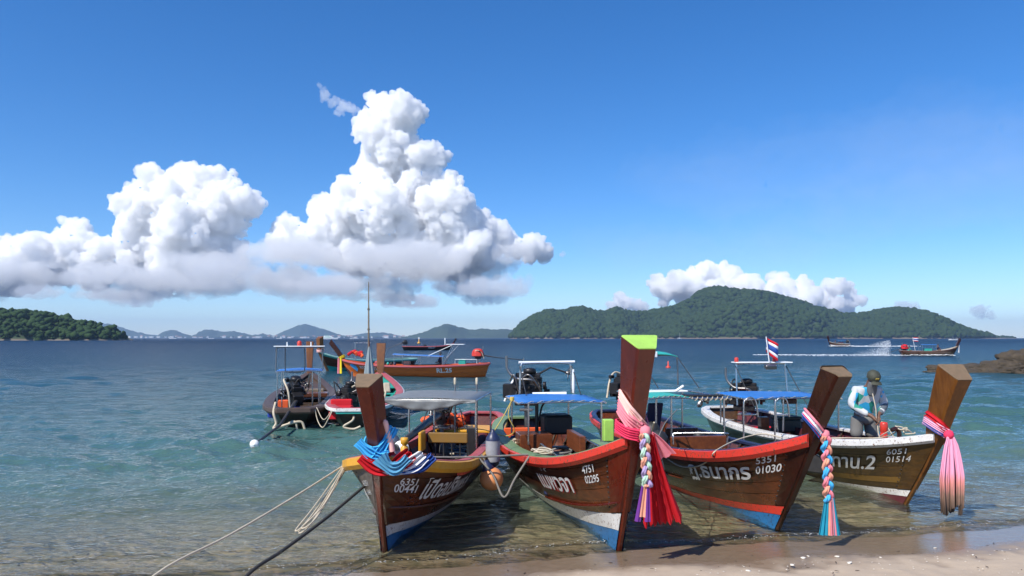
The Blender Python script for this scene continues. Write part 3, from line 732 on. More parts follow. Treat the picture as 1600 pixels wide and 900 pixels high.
    def gunwale(b, cap_m, rub_m, wd=0.15, th=0.045, rubh=0.10, rubw=0.035, a0=0.03, inner=None):
        sh = b.sheer(a0=a0); sgn = 1.0
        c = Vector((b.L * .5, 0, 0))
        if (c - sh[20][0]).dot(sh[20][1]) < 0: sgn = -1.0
        mb = MB(); rb = MB(); R1 = []; R2 = []
        for p, nn in sh:
            i_ = nn * sgn
            bw = min(wd, max(.03, abs(p.y) * .95))
            R1.append([p - i_ * .012 + Vector((0, 0, th)), p - i_ * .018 + Vector((0, 0, .002)), p + i_ * bw + Vector((0, 0, .002)), p + i_ * bw + Vector((0, 0, th * .9)), p + i_ * bw * .4 + Vector((0, 0, th * 1.12))])
            R2.append([p - i_ * .020 + Vector((0, 0, th * .8)), p - i_ * (.020 + rubw) + Vector((0, 0, th * .55)), p - i_ * (.020 + rubw * 1.08) + Vector((0, 0, -rubh * .55)), p - i_ * .016 + Vector((0, 0, -rubh))])
        mb.loft(R1, True, True, False); rb.loft(R2, True, True, False)
        g = mb.build('gunwale', cap_m, b.root); rb.build('rub_rail', rub_m, g)
        if inner:
            ib = MB(); ib.loft([[p + nn * sgn * (.05) + Vector((0, 0, -.03)), p + nn * sgn * .075 + Vector((0, 0, -.03)), p + nn * sgn * .08 + Vector((0, 0, -.16)), p + nn * sgn * .055 + Vector((0, 0, -.16))] for p, nn in sh[6:-6]], True, True, False)
            ib.build('inner_rail', inner, g)
        return g
    def prow(b, tip, mat, topm=None, w0=(.10, .15, .20), w1=(.12, .26, .36), d=(.16, .30, .32), slant=.14, n=14, bulge=0.12):
        """tip: (forward of the bow at the sheer, height) of the front of the head; a wedge-shaped timber, wide at its back"""
        xs, zs_ = b.L, b.zbow
        path = []
        for k in range(6):
            u = k / 5; q = b.P(1, u); path.append((Vector((q.x + .035, 0, q.z)), u * .5))
        for k in range(1, n + 1):
            t = k / n
            x = xs + .035 + (tip[0] - .035) * (t ** (1 + bulge)); z = zs_ + (tip[1] - zs_) * t
            path.append((Vector((x, 0, z)), .5 + .5 * t))
        f = lambda v, t: (v[0] + (v[1] - v[0]) * (t * 2) ** 3) if t < .5 else (v[1] + (v[2] - v[1]) * (t - .5) * 2)
        rings = []
        for i, (p, t) in enumerate(path):
            a, c = path[max(i - 1, 0)][0], path[min(i + 1, len(path) - 1)][0]
            tg = (c - a).normalized(); back = Vector((-tg.z, 0, tg.x)); back = back if back.x < 0 else -back
            fw, bw, dd = f(w0, t) / 2, f(w1, t) / 2, f(d, t)
            q = p + back * dd
            if i == len(path) - 1: q = q + tg * slant
            e = .020
            rings.append([p + Vector((0, fw, 0)) , p + back * e * 2 + Vector((0, fw + e, 0)), q - back * e + Vector((0, bw, 0)), q + Vector((0, bw - e, 0)), q + Vector((0, -bw + e, 0)), q - back * e + Vector((0, -bw, 0)), p + back * e * 2 + Vector((0, -fw - e, 0)), p + Vector((0, -fw, 0))])
        mb = MB(); mb.loft(rings, True, True, False); o = mb.build('prow', mat, b.root)
        if topm:
            tg = (path[-1][0] - path[-2][0]).normalized(); r = rings[-1]
            nt = ((r[2] - r[0]).cross(r[5] - r[0])).normalized(); nt = nt if nt.z > 0 else -nt
            t = MB(); t.loft([[p + nt * .002 for p in r], [p + nt * .012 for p in r]], True, True, False); t.build('prow_head', topm, o)
        b.rings = rings; b.path = path
        return o
    def floor(b, mat, z=0.16, s0=.04, s1=.86, rows=5, benches=(), bench_m=None, deck=None):
        for k in range(rows):
            f0, f1 = -1 + 2 * k / rows, -1 + 2 * (k + 1) / rows; mb = MB(); rings = []
            for s in np.linspace(s0, s1, 16):
                u = max(0.02, (z - b.zk(s)) / (b.zs(s) - b.zk(s)))
                q = b.P(s, u); y = max(.04, q.y - .035)
                rings.append([Vector((q.x, y * f0 + .004, z)), Vector((q.x, y * f1 - .004, z)), Vector((q.x, y * f1 - .004, z - .03)), Vector((q.x, y * f0 + .004, z - .03))])
            mb.loft(rings, True, True, False); mb.build('floor_board', mat, b.h)
        for (s, zz, wd) in benches:
            u = (zz - b.zk(s)) / (b.zs(s) - b.zk(s)); q = b.P(s, u); MB().box((q.x, 0, zz), (wd, 2 * q.y - .06, .035), bev=.008).build('bench', bench_m or mat, b.root)
        for s in np.linspace(.1, .82, 10):
            for side in (1, -1):
                mb = MB(); mb.tube([b.P(s, u, side, -.05) for u in np.linspace(.3, .96, 6)], .022, 5); mb.build('rib', mat, b.h)
        if deck:
            m, a1 = deck; mb = MB(); rings = []
            for s in np.linspace(1 - .12 / b.L, 1 - a1 / b.L, 9):
                q = b.P(s, 1); zz = q.z - .02; y = max(.02, q.y - .05)
                rings.append([Vector((q.x, y, zz)), Vector((q.x, -y, zz)), Vector((q.x, -y, zz - .03)), Vector((q.x, y, zz - .03))])
            mb.loft(rings, True, True, False); mb.build('bow_deck', m, b.root)
    # ---- lettering painted on the side
    def text(b, body, a0, u0, height, side, mat, width=None, shear=0.0, name='lettering', off=.024, weight=0.0, spacing=1.0, dslope=0.0):
        cu = bpy.data.curves.new('t', 'FONT'); cu.body = body; cu.size = 1.0; cu.shear = shear; cu.offset = weight; cu.resolution_u = 3; cu.space_character = spacing
        ob = bpy.data.objects.new('t', cu); col.objects.link(ob)
        dg = bpy.context.evaluated_depsgraph_get(); me = bpy.data.meshes.new_from_object(ob.evaluated_get(dg))
        bpy.data.objects.remove(ob); bpy.data.curves.remove(cu)
        if len(me.vertices) == 0: return None
        bm = bmesh.new(); bm.from_mesh(me); bmesh.ops.triangulate(bm, faces=bm.faces)
        xs = [v.co.x for v in bm.verts]; ys = [v.co.y for v in bm.verts]; x0, x1 = min(xs), max(xs); 
        k = height / 0.72; kx = (width / (x1 - x0)) if width else k
        for v in bm.verts:
            gx = (v.co.x - x0) * kx; gy = v.co.y * k
            a = a0 - gx if side < 0 else a0 + gx
            s = 1 - a / b.L; u = u0 + (gy + dslope * gx) / (b.zs(s) - b.zk(s))
            v.co = b.P(s, u, side, off)
        bm.to_mesh(me); bm.free(); me.name = name
        return link(name, me, mat, b.h)
    def tube(b, name, pts, r, mat, n=8, parent=None, smooth=False):
        if smooth: pts = smooth_pts(pts)
        mb = MB(); mb.tube(pts, r, n); return mb.build(name, mat, parent or b.root)
    def canopy(b, x0, x1, y0, y1, z, mat, posts, tube_m, arch=0.05, th=0.012, zf=None, name='canopy', lash=None, z1=None, foot=None):
        """a flat awning on tubes; posts: list of (x, y)"""
        root = b.root; mb = MB(); nn = 7; rings = []; z1 = z if z1 is None else z1
        for i in range(9):
            x = x0 + (x1 - x0) * i / 8; zc = z + (z1 - z) * i / 8
            up = [Vector((x, y0 + (y1 - y0) * k / nn, zc + arch * (1 - (2 * k / nn - 1) ** 2) + .006 * math.sin(i * 2.1 + k))) for k in range(nn + 1)]
            rings.append(up + [p - Vector((0, 0, th)) for p in up[::-1]])
        mb.loft(rings, True, True, True); c = mb.build(name, mat, root)
        for y in (y0, y1):
            MB().tube([(x0 - .03, y, z - .02), (x1 + .03, y, z1 - .02)], .016, 8).build('canopy_rail', tube_m, c)
        for x, zz in ((x0, z), (x1, z1), ((x0 + x1) / 2, (z + z1) / 2)):
            MB().tube([(x, y0, zz - .02), (x, (y0 + y1) / 2, zz + arch - .03), (x, y1, zz - .02)], .013, 8).build('canopy_bow', tube_m, c)
        for (x, y) in posts:
            s = x / b.L; q = b.P(min(max(s, 0), 1), 1); zb = min(q.z, b.zs(s)) + .03 if foot is None else foot
            zt = z + (z1 - z) * (x - x0) / (x1 - x0) - .02
            MB().tube([(x, y, zb), (x, y, zt)], .017, 8).build('canopy_post', tube_m, c)
        if lash:
            for y in (y0, y1):
                m2 = MB(); N = 60
                m2.tube([(x0 + (x1 - x0) * i / N, y + .014 * math.cos(i * 1.05), z + (z1 - z) * i / N - .02 + .014 * math.sin(i * 1.05)) for i in range(N + 1)], .004, 5); m2.build('lashing', lash, c)
            for x in (x0, x1):
                m2 = MB(); N = 50
                m2.tube([(x + .014 * math.cos(i * 1.05), y0 + (y1 - y0) * i / N, (z if x == x0 else z1) - .01 + arch * (1 - (2 * i / N - 1) ** 2) + .014 * math.sin(i * 1.05)) for i in range(N + 1)], .004, 5); m2.build('lashing', lash, c)
        return c
    def engine(b, x, y, z, tail, yaw=0.0, pitch=0.0, size=1.0, post=True, prop=True, seed=1, hose=CREAM, cover=None, tail_r=.028, disc=None):
        """car engine on a pivot post at the stern with the long propeller tube; tail: list of local points from the engine outwards"""
        rg = random.Random(seed); k = size; mb = MB(); Rm = Euler((0, pitch, yaw)).to_matrix(); c0 = Vector((x, y, z))
        T = lambda p: c0 + Rm @ (Vector(p) * k)
        def bx(c, d, m=mb, bev=.015): m.box(T(c), tuple(q * k for q in d), (0, pitch, yaw), bev * k)
        bx((0, 0, 0), (.52, .26, .26)); bx((.02, 0, .18), (.48, .20, .12)); bx((.02, .02, .27), (.42, .13, .07)); bx((0, 0, -.18), (.40, .18, .14)); bx((-.32, 0, .0), (.16, .22, .24))
        for i in range(4): bx((-.16 + .11 * i, .16, .10), (.05, .09, .05)); bx((-.16 + .11 * i, -.17, .06), (.045, .10, .05))
        for i in range(10):
            bx((rg.uniform(-.28, .28), rg.choice((-1, 1)) * rg.uniform(.12, .2), rg.uniform(-.16, .26)), (rg.uniform(.05, .14), rg.uniform(.05, .1), rg.uniform(.05, .13)), bev=.01)
        mb.lathe(T((.30, .02, -.02)), [(.001, 0), (.10 * k, 0), (.10 * k, .04 * k), (.05 * k, .05 * k), (.05 * k, .09 * k), (.001, .09 * k)], 16, 'x', (0, pitch, yaw))
        mb.lathe(T((.29, -.13, .10)), [(.001, 0), (.065 * k, 0), (.065 * k, .05 * k), (.001, .05 * k)], 14, 'x', (0, pitch, yaw))
        mb.lathe(T((.05, .0, .30)), [(.001, 0), (.10 * k, .0), (.11 * k, .02 * k), (.11 * k, .07 * k), (.05 * k, .09 * k), (.001, .09 * k)], 16, 'z', (0, pitch, yaw))
        e = mb.build('engine', ENGINE, b.root)
        for i in range(7):
            p0 = (rg.uniform(-.3, .3), rg.choice((-.18, .18)), rg.uniform(-.1, .25)); p1 = (rg.uniform(-.3, .34), rg.choice((-.2, .2)), rg.uniform(-.2, .3)); pm = ((p0[0] + p1[0]) / 2, (p0[1] + p1[1]) * .8, max(p0[2], p1[2]) + rg.uniform(.02, .12))
            m2 = MB(); m2.tube(smooth_pts([T(p0), T(pm), T(p1)], 6), .014 * k, 6); m2.build('engine_hose', BLACK if i % 3 else DULL, e)
        m2 = MB(); m2.tube(smooth_pts([T((.18, -.2, .12)), T((.1, -.26, .2)), T((-.15, -.25, .22)), T((-.3, -.22, .38)), T((-.32, -.22, .6))], 5), .024 * k, 8); m2.build('exhaust_pipe', DULL, e)
        m2 = MB(); m2.tube(smooth_pts([T((.2, .18, .26)), T((.0, .26, .32)), T((-.25, .2, .16)), T((-.4, .16, -.2))], 5), .022 * k, 8); m2.build('coolant_hose', hose, e)
        if post:
            m2 = MB(); m2.tube([T((0, 0, -.2)), (x, y, .25)], .05, 10); m2.box((x, y, z - .32 * k), (.26, .30, .05), (0, 0, yaw), .01); m2.build('engine_post', DULL, e)
        if tail:
            m2 = MB(); pts = [T((-.3, 0, 0))] + [Vector(p) for p in tail]
            m2.tube(pts, [tail_r * 1.7] + [tail_r] * (len(pts) - 1), 10); t = m2.build('tail_shaft', DARKTUBE, e)
            d0 = (pts[-1] - pts[-2]).normalized(); 
            if prop:
                m3 = MB(); q = d0.to_track_quat('Z', 'Y').to_matrix(); c = pts[-1]
                for i in range(3):
                    a = i * 2.094; rd = Vector((math.cos(a), math.sin(a), 0)); tn = Vector((-math.sin(a), math.cos(a), 0))
                    ring = lambda rr, ww, tw: [c + q @ (rd * rr + (tn * ww * sg + Vector((0, 0, tw * sg))) + Vector((0, 0, th_))) for sg, th_ in ((-1, -.004), (1, -.004), (1, .004), (-1, .004))]
                    m3.loft([ring(.02, .02, .02), ring(.07, .045, .03), ring(.13, .04, .02), ring(.16, .012, .006)], True, True, True)
                m3.lathe(c, [(.001, -.05), (.028, -.05), (.03, .03), (.001, .06)], 10, 'z', tuple(d0.to_track_quat('Z', 'Y').to_euler()))
                m3.build('propeller', disc or DULL, e)
        if cover:
            m2 = MB(); rgs = []
            for i, (zz, rr) in enumerate([(-.05, 1.1), (.1, 1.08), (.24, .98), (.36, .8), (.42, .5), (.44, .1)]):
                rgs.append([T((math.cos(a) * .36 * rr * (1 + .06 * math.sin(a * 5 + i)), math.sin(a) * .24 * rr * (1 + .08 * math.sin(a * 7)), zz)) for a in np.linspace(0, 6.283, 19)[:-1]])
            m2.loft(rgs, True, True, True); m2.build('engine_cover', cover, e)
        return e
    def arch(b, x, y0, y1, zb, zt, m, top=None, lean=0.0, r=.02, brace=None, topd=.34):
        mb = MB(); mb.tube(smooth_pts([(x, y0, zb), (x - lean, y0 + .02, zt - .08), (x - lean, y0 + .09, zt), (x - lean, (y0 + y1) / 2, zt + .01), (x - lean, y1 - .09, zt), (x - lean, y1 - .02, zt - .08), (x, y1, zb)], 5), r, 8)
        o = mb.build('arch_frame', m, b.root)
        if top is not None:
            t = MB(); t.box((x - lean + .05, (y0 + y1) / 2, zt + .03), (topd, (y1 - y0) + .12, .03), bev=.012); t.build('arch_top', top, o)
        if brace:
            for y in (y0, y1):
                MB().tube([(x - lean, y, zt - .05), (x + brace, y, zb + .02)], .010, 6).build('arch_stay', DARKTUBE, o)
        return o

def strk(*rows):
    return list(rows)
# ---- the four at the beach
b1 = Boat((-1.50, 8.77), (-0.105, -1), 8.5, .36, 1.15, 'brown boat under a grey tarpaulin with yellow rail, blue and red cloths on its prow', 'boats beached bow-on', beam=.74, full=2.6)
b2 = Boat((1.26, 8.77), (.148, -.99), 7.8, .62, 1.40, 'brown boat with red and green gunwale, blue canopy and lime-topped tall prow', 'boats beached bow-on', beam=.87)
b3 = Boat((3.49, 9.8), (.155, -.99), 8.5, .92, 1.33, 'brown boat with red rail and blue and red bottom, between two others', 'boats beached bow-on', beam=.88)
b4 = Boat((5.93, 11.24), (.115, -.993), 7.8, .80, 1.12, 'olive-brown boat with white rail and blue canopy, a man standing in it', 'boats beached bow-on', beam=.93)
b1.hull(strk((0, .17, BLUE), (.17, .29, WHITE), (.29, .46, (W_DARK, GREY_SUN)), (.46, .64, (W_DARK, GREY_SUN)), (.64, .82, (W_DARK, GREY_SUN)), (.82, 1, (W_DARK, GREY_SUN))), MAROON, stemb=(.42, (W_DARK, GREY_SUN), .30))
b2.hull(strk((0, .20, BLUE), (.20, .36, WHITE), (.36, .49, W_DARK), (.49, .62, W_DARK), (.62, .75, W_DARK), (.75, .88, W_DARK), (.88, 1, W_DARK)), W_DARK, stemb=(.34, W_PROW_R, .37))
b3.hull(strk((0, .17, BLUE), (.17, .27, RED), (.27, .42, W_DARK), (.42, .57, W_DARK), (.57, .72, W_DARK), (.72, .86, W_DARK), (.86, 1, W_DARK)), W_DARK, stemb=(.26, W_PROW_D, .28))
b4.hull(strk((0, .13, MAROON), (.13, .23, WHITE), (.23, .33, W_OLIVE), (.33, .43, OCHRE), (.43, .60, W_OLIVE), (.60, .80, W_OLIVE), (.80, 1, W_OLIVE)), MAROON, stemb=(.34, W_OLIVE, .24))
b1.gunwale(PINK, YELLOW, .13, rubh=.11, inner=RED)
b2.gunwale(GREEN, RED, .20, rubh=.10)
b3.gunwale(NAVY, RED, .09, rubh=.12)
b4.gunwale(WHITE, WHITE, .14, rubh=.085)
WORN = paint('worn_end_grain', (0.19, 0.125, 0.07), 0.7, 0.6, (0.10, 0.085, 0.05), 0, 14)
b1.prow((.50, 1.97), W_PROW_R, WORN, w0=(.03, .10, .14), w1=(.05, .20, .30), d=(.06, .22, .30), slant=-.04)
b2.prow((.40, 2.38), W_PROW_R, LIME, w0=(.03, .13, .18), w1=(.05, .24, .40), d=(.07, .24, .32), slant=.02)
b3.prow((.58, 2.06), W_PROW_D, WORN, w0=(.04, .12, .16), w1=(.06, .20, .30), d=(.10, .22, .28), slant=-.10)
b4.prow((.46, 1.93), W_PROW_O, WORN, w0=(.04, .13, .20), w1=(.06, .22, .38), d=(.10, .26, .36), slant=.02)
for bb in (b1, b2, b3, b4): bb.floor(W_FLOOR, benches=((.30, .50, .26), (.50, .50, .26), (.68, .52, .24)), bench_m=W_BENCH, deck=(W_FLOOR, 1.25))

nail_me = MB().lathe((0, 0, 0), [(.016, 0), (.016, .006), (.010, .011), (.001, .012)], 7).mesh('nail'); nail_me.materials.append(BLACK)
for c_, q_, h_ in NAILS:
    o = link('nail', nail_me, None, h_); o.location = c_; o.rotation_euler = q_; o.scale = (1, .6, 1)
# ------------------------------------------------------------------ lettering
b1.text('โปิดอม์ริพพร.4', .62, .58, .24, 1, LETTER, 1.75, .3, weight=.02)
b1.text('6351', .24, .74, .085, 1, LETTER, .24, .12, weight=.01); b1.text('00441', .17, .655, .10, 1, LETTER, .34, .12, weight=.01)
b1.text('ริพพร.4', 1.02, .56, .19, -1, LETTER, .62, .2, weight=.012); b1.text('6351', .36, .72, .07, -1, LETTER, .16); b1.text('00441', .36, .62, .07, -1, LETTER, .18)
b2.text('แมพวจา', 2.37, .588, .25, -1, LETTER_R, 1.18, -.2, off=.020, weight=.03); b2.text('แมพวจา', 2.39, .60, .25, -1, LETTER, 1.18, -.2, weight=.02)
b2.text('1', 2.12, .85, .09, -1, LETTER, .03, -.2); b2.text('๙', 1.98, .85, .08, -1, LETTER, .12, -.2)
b2.text('4751', .86, .81, .10, -1, LETTER, .25, -.05, weight=.012); b2.text('02295', .84, .70, .10, -1, LETTER, .31, -.05, weight=.012)
b3.text('ฏ.ธนากร', 2.28, .63, .23, -1, LETTER, 1.45, -.12, weight=.024)
b3.text('5351', .74, .815, .10, -1, LETTER, .32, -.05, weight=.008); b3.text('01030', .74, .69, .115, -1, LETTER, .43, -.05, weight=.014)
b4.text('ก.พระ-ทาน.2', 2.85, .56, .24, -1, LETTER, 2.0, .2, weight=.016)
b4.text('6051', .66, .80, .09, -1, LETTER, .30); b4.text('01514', .66, .675, .10, -1, LETTER, .40)

# rub battens low on the bows
def batten(b, side, a0, a1, u0, u1, m, r=.022):
    pts = [b.P(1 - (a0 + (a1 - a0) * t) / b.L, u0 + (u1 - u0) * t, side, .022) for t in np.linspace(0, 1, 14)]
    MB().tube(pts, [r * .5] + [r] * 12 + [r * .5], 6).build('batten', m, b.h)
batten(b2, -1, .12, 2.6, .46, .40, W_PROW_R); batten(b1, 1, .08, 2.4, .48, .46, W_DARK); batten(b1, -1, .06, 1.8, .42, .44, GREY_SUN, .035)
batten(b3, -1, 2.6, 4.4, .52, .52, W_DARK, .015)

# ------------------------------------------------------------------ boat fittings
def rel(b, px, py, Y=None, z=None): return b.loc(px, py, Y, z)
def urail(b, x0, x1, y, z0, z1, m=STEEL, r=.014):
    b.tube('seat_rail', [(x0, y, z0), (x0, y, z1 - .06), (x0 + .02, y, z1 - .015), (x0 + .07, y, z1), (x1 - .07, y, z1), (x1 - .02, y, z1 - .015), (x1, y, z1 - .06), (x1, y, z0)], r, m)
def panel(b, name, c, d, m, rot=None, bev=.012): return MB().box(c, d, rot, bev).build(name, m, b.root)

# boat 1
q0, q1 = rel(b1, 598, 630, 11.9), rel(b1, 746, 628, 11.9); q2 = rel(b1, 740, 612, 13.5)
y0, y1 = q0.y, q1.y; X1, X0 = q0.x, q2.x
c = b1.canopy(X0, X1, y0, y1, 1.53, GREYTARP, [(X1, y0), (X1, y1), (X0, y0), (X0, y1), ((X0 + X1) / 2, (y0 + y1) / 2 - .1)], STEEL, arch=.02)
mb = MB(); rings = []
for k in range(25):
    t = k / 24; y = y0 + (y1 - y0) * t; dr = .05 + .13 * math.sin(math.pi * min(1, t * 1.12)) ** 1.2
    rings.append([Vector((X1 + .02 + .02 * math.sin(t * 31 + j) * (j / 4), y, 1.52 - dr * j / 4)) for j in range(5)] + [Vector((X1 + .01 + .02 * math.sin(t * 31 + j) * (j / 4), y, 1.52 - dr * j / 4)) for j in range(4, -1, -1)])
mb.loft(rings, True, True, True); mb.build('canopy_flap', GREYTARP, c)
for px, yy in ((711, 13.4), (745, 13.4)):
    p = rel(b1, px, 590, yy); MB().tube([(p.x, p.y, .3), (p.x, p.y, p.z - .10)], .016, 8).build('boat_pole', DULL, b1.root)
    MB().tube([(p.x, p.y, p.z - .12), (p.x, p.y, p.z - .02), (p.x, p.y, p.z)], [.022, .026, .014], 8).build('pole_wrap', CREAM, b1.root)
e = rel(b1, 690, 646, 14.3); t1 = rel(b1, 617, 700, 11.2)
b1.engine(e.x, e.y, e.z, [t1], yaw=math.atan2(e.y - t1.y, e.x - t1.x), size=.8, seed=3, tail_r=.05, prop=False, hose=DULL)
d = rel(b1, 628, 700, 11.3); mb = MB(); mb.lathe(d, [(.001, 0), (.09, .01), (.12, .03), (.12, .045), (.001, .06)], 18, 'x'); mb.build('propeller_guard', WHITESH, b1.root)
d = rel(b1, 613, 690, 11.4); mb = MB(); mb.lathe(d, [(.001, 0), (.11, .01), (.13, .03), (.13, .04), (.001, .06)], 18, 'x'); mb.build('propeller_guard', DULL, b1.root)
p = rel(b1, 632, 718, 10.2); MB().lathe(p, [(.055, 0), (.055, .17), (.03, .19), (.03, .20), (.055, .22), (.058, .27), (.05, .30), (.001, .305)], 12).build('bow_bollard', YELLOW, b1.root)
p = rel(b1, 700, 684, 11.6); panel(b1, 'seat_back', p, (.05, .62, .16), OCHRE); p2 = rel(b1, 661, 686, 11.5); panel(b1, 'seat_side', p2 + Vector((.07, 0, -.02)), (.30, .05, .30), YELLOW)  # back in darker ochre: shade on the yellow board put into the paint
for k in range(6):
    pp = p + Vector((0, -.33 + .13 * k, -.18)); MB().tube([pp + Vector((0, 0, .1)), pp + Vector((0, 0, -.12)), pp + Vector((.02, .04, -.14))], .012, 6).build('seat_hanger', BLACK, b1.root)
p = rel(b1, 738, 690, 11.9); panel(b1, 'engine_screen', p, (.05, .18, .46), BLACK, (0, .1, .1))
p = rel(b1, 700, 668, 14.6); panel(b1, 'stern_deck', (p.x - .2, 0, .70), (.9, 1.2, .05), YELLOW)

# boat 2
q0, q1 = rel(b2, 806, 628, 12.2), rel(b2, 952, 628, 12.2); q2 = rel(b2, 820, 618, 13.7)
y0, y1, X1, X0 = q0.y + .05, q1.y, q0.x, q2.x
b2.canopy(X0, X1, y0, y1, 1.44, BLUETARP, [(X1, y0 + .16), (X1, y1 - .07), (X0, y0 + .1), (X0, y1 - .3)], STEEL, arch=.03, lash=ROPE)
for dx in (-.10, .0):
    b2.tube('arch_post', [(X0 + .3 + dx, y0 + .52, .4), (X0 + .3 + dx, y0 + .52, 1.42)], .024, DARKTUBE)
b2.tube('arch_post', [(X0 + .3, y0 + .55, 1.0), (X0 + .28, y0 + .62, 1.28), (X0 + .28, y0 + .78, 1.42)], .018, DARKTUBE, smooth=True)
q0, q1 = rel(b2, 812, 568, 14.2), rel(b2, 896, 566, 14.2)
b2.arch(q0.x, q0.y, q1.y, 1.44, 2.01, STEEL, None, 0.0, brace=.75)
MB().tube([(q0.x, q0.y - .02, 2.03), (q0.x, q1.y + .06, 2.04)], .026, 8).build('arch_bar', WHITESH, b2.root)
MB().tube([(q1.x, q1.y, 1.45), (q1.x, q1.y, 1.6), (q1.x, q1.y, 1.9)], [.02, .032, .02], 8).build('antenna', WHITESH, b2.root)
MB().tube([rel(b2, 832, 616, 13.8), rel(b2, 885, 615, 13.8)], .035, 8).build('rolled_awning', WHITESH, b2.root)
e = rel(b2, 823, 612, 15.0); b2.engine(e.x, e.y, e.z + .02, [rel(b2, 860, 574, 15.2), rel(b2, 888, 583, 15.3)], yaw=1.3, size=1.18, seed=5, hose=WHITESH, tail_r=.02)
panel(b2, 'helm_seat', rel(b2, 869, 662, 13.2), (.45, .50, .34), BLACK, None, .04)
panel(b2, 'stern_panel', rel(b2, 822, 677, 14.2), (.05, .85, .22), ORANGE)
panel(b2, 'locker', rel(b2, 834, 690, 12.6), (.5, .55, .30), W_BENCH); panel(b2, 'locker', rel(b2, 900, 690, 11.8), (.9, .10, .28), W_BENCH)
a = rel(b2, 838, 700, 11.3); urail(b2, a.x, a.x + 1.6, a.y + .06, .68, .90); urail(b2, a.x - .4, a.x + .9, a.y + .75, .68, .96)
panel(b2, 'bow_block', rel(b2, 950, 672, 10.2), (.12, .14, .30), LIME)

# boat 3
q0, q1 = rel(b3, 1012, 622, 12.6), rel(b3, 1152, 620, 12.6); q2 = rel(b3, 1020, 611, 14.4)
y0, y1, X1, X0 = q0.y, q1.y, q0.x, q2.x
ym = y0 + (y1 - y0) * .52
c3 = b3.canopy(X0, X1, y0, ym, 1.49, TEALTARP, [(X1, y0 + .42), (X0, y0 + .5), (X0, ym), (X1 - .2, y0 + .22)], STEEL, arch=.03, lash=ROPE)
for x in (X0, X1, (X0 + X1) / 2): MB().tube([(x, ym, 1.47), (x, y1, 1.46)], .016, 8).build('canopy_bow', STEEL, c3)
MB().tube([(X0, y1, 1.46), (X1, y1, 1.46)], .016, 8).build('canopy_rail', STEEL, c3)
for x, y in ((X1, y1 - .13), (X0, y1 - .2)): MB().tube([(x, y, .72), (x, y, 1.45)], .017, 8).build('canopy_post', STEEL, c3)
mb = MB(); N = 50; mb.tube([(X1 + .03 * math.cos(i), ym + (y1 - ym) * i / N, 1.46 + .03 * math.sin(i)) for i in range(N + 1)], .008, 5); mb.build('lashing', ROPE, c3)
MB().tube([(X1 - .1, ym - .1, 1.50), (X1 - .12, y1 - .1, 1.49)], .03, 8).build('rolled_awning', BLACK, c3)
MB().box(rel(b3, 1040, 611, 13.6), (.3, .75, .03), (0, 0, .05), .01).build('roof_board', WHITESH, b3.root)
MB().tube([rel(b3, 1056, 611, 13.4), rel(b3, 1068, 603, 13.4)], .025, 8).build('roof_fender', WHITESH, b3.root)
for dy in (0, .09): b3.tube('arch_post', [(X0 + .2, y0 + .22 + dy, .4), (X0 + .2, y0 + .22 + dy, 1.47)], .026, DARKTUBE)
q0, q1 = rel(b3, 1000, 553, 15.6), rel(b3, 1063, 556, 15.6)
b3.arch(q0.x, q0.y, q1.y, 1.5, 2.13, DULL, None, 0.0, r=.018, brace=1.1)
mb = MB(); rings = []
for i in range(6):
    x = q0.x - .22 + .09 * i; up = [Vector((x, q0.y + (q1.y - q0.y - .1) * k / 6, 2.17 + .05 * (1 - (2 * k / 6 - 1) ** 2) - .01 * i)) for k in range(7)]
    rings.append(up + [p - Vector((0, 0, .012)) for p in up[::-1]])
mb.loft(rings, True, True, True); mb.build('arch_awning', TEALTARP, b3.root)
panel(b3, 'deck_lamp', rel(b3, 1023, 554, 15.4), (.08, .10, .12), WHITESH); MB().lathe(rel(b3, 1044, 575, 15.4), [(.05, 0), (.05, .03), (.015, .05), (.012, .14), (.001, .15)], 10).build('pennant_weight', RED, b3.root)
e = rel(b3, 976, 606, 16.6); b3.engine(e.x, e.y, e.z, [rel(b3, 1090, 622, 15.6), rel(b3, 1097, 626, 15.4)], yaw=2.2, size=1.05, seed=8)
a = rel(b3, 1052, 694, 11.7); a2 = rel(b3, 1136, 694, 11.4)
mb = MB(); mb.tube(smooth_pts([a, a + Vector((0, 0, .13)), a + Vector((0, .06, .17)), a2 + Vector((0, -.06, .17)), a2 + Vector((0, 0, .13)), a2], 4), .014, 8); mb.build('seat_rail', STEEL, b3.root)
panel(b3, 'seat_back', (rel(b3, 1092, 694, 11.9)), (.06, .95, .26), W_BENCH); panel(b3, 'seat_back', rel(b3, 1065, 678, 13.4), (.08, .6, .22), W_PROW_D)
for px, py, Y, r in ((1028, 688, 11.9, .17), (1018, 672, 12.8, .15), (1092, 682, 12.6, .10)):
    MB().lathe(rel(b3, px, py, Y) - Vector((0, 0, r)), [(.001, 0), (r * .8, .02), (r, r * .6), (r * .95, r * 1.3), (r * .6, r * 1.8), (.001, r * 2)], 14).build('life_ring_bag', BLACK, b3.root)
panel(b3, 'back_rest', rel(b3, 1022, 650, 13.8), (.06, .3, .5), NAVY, (0, .25, .2))

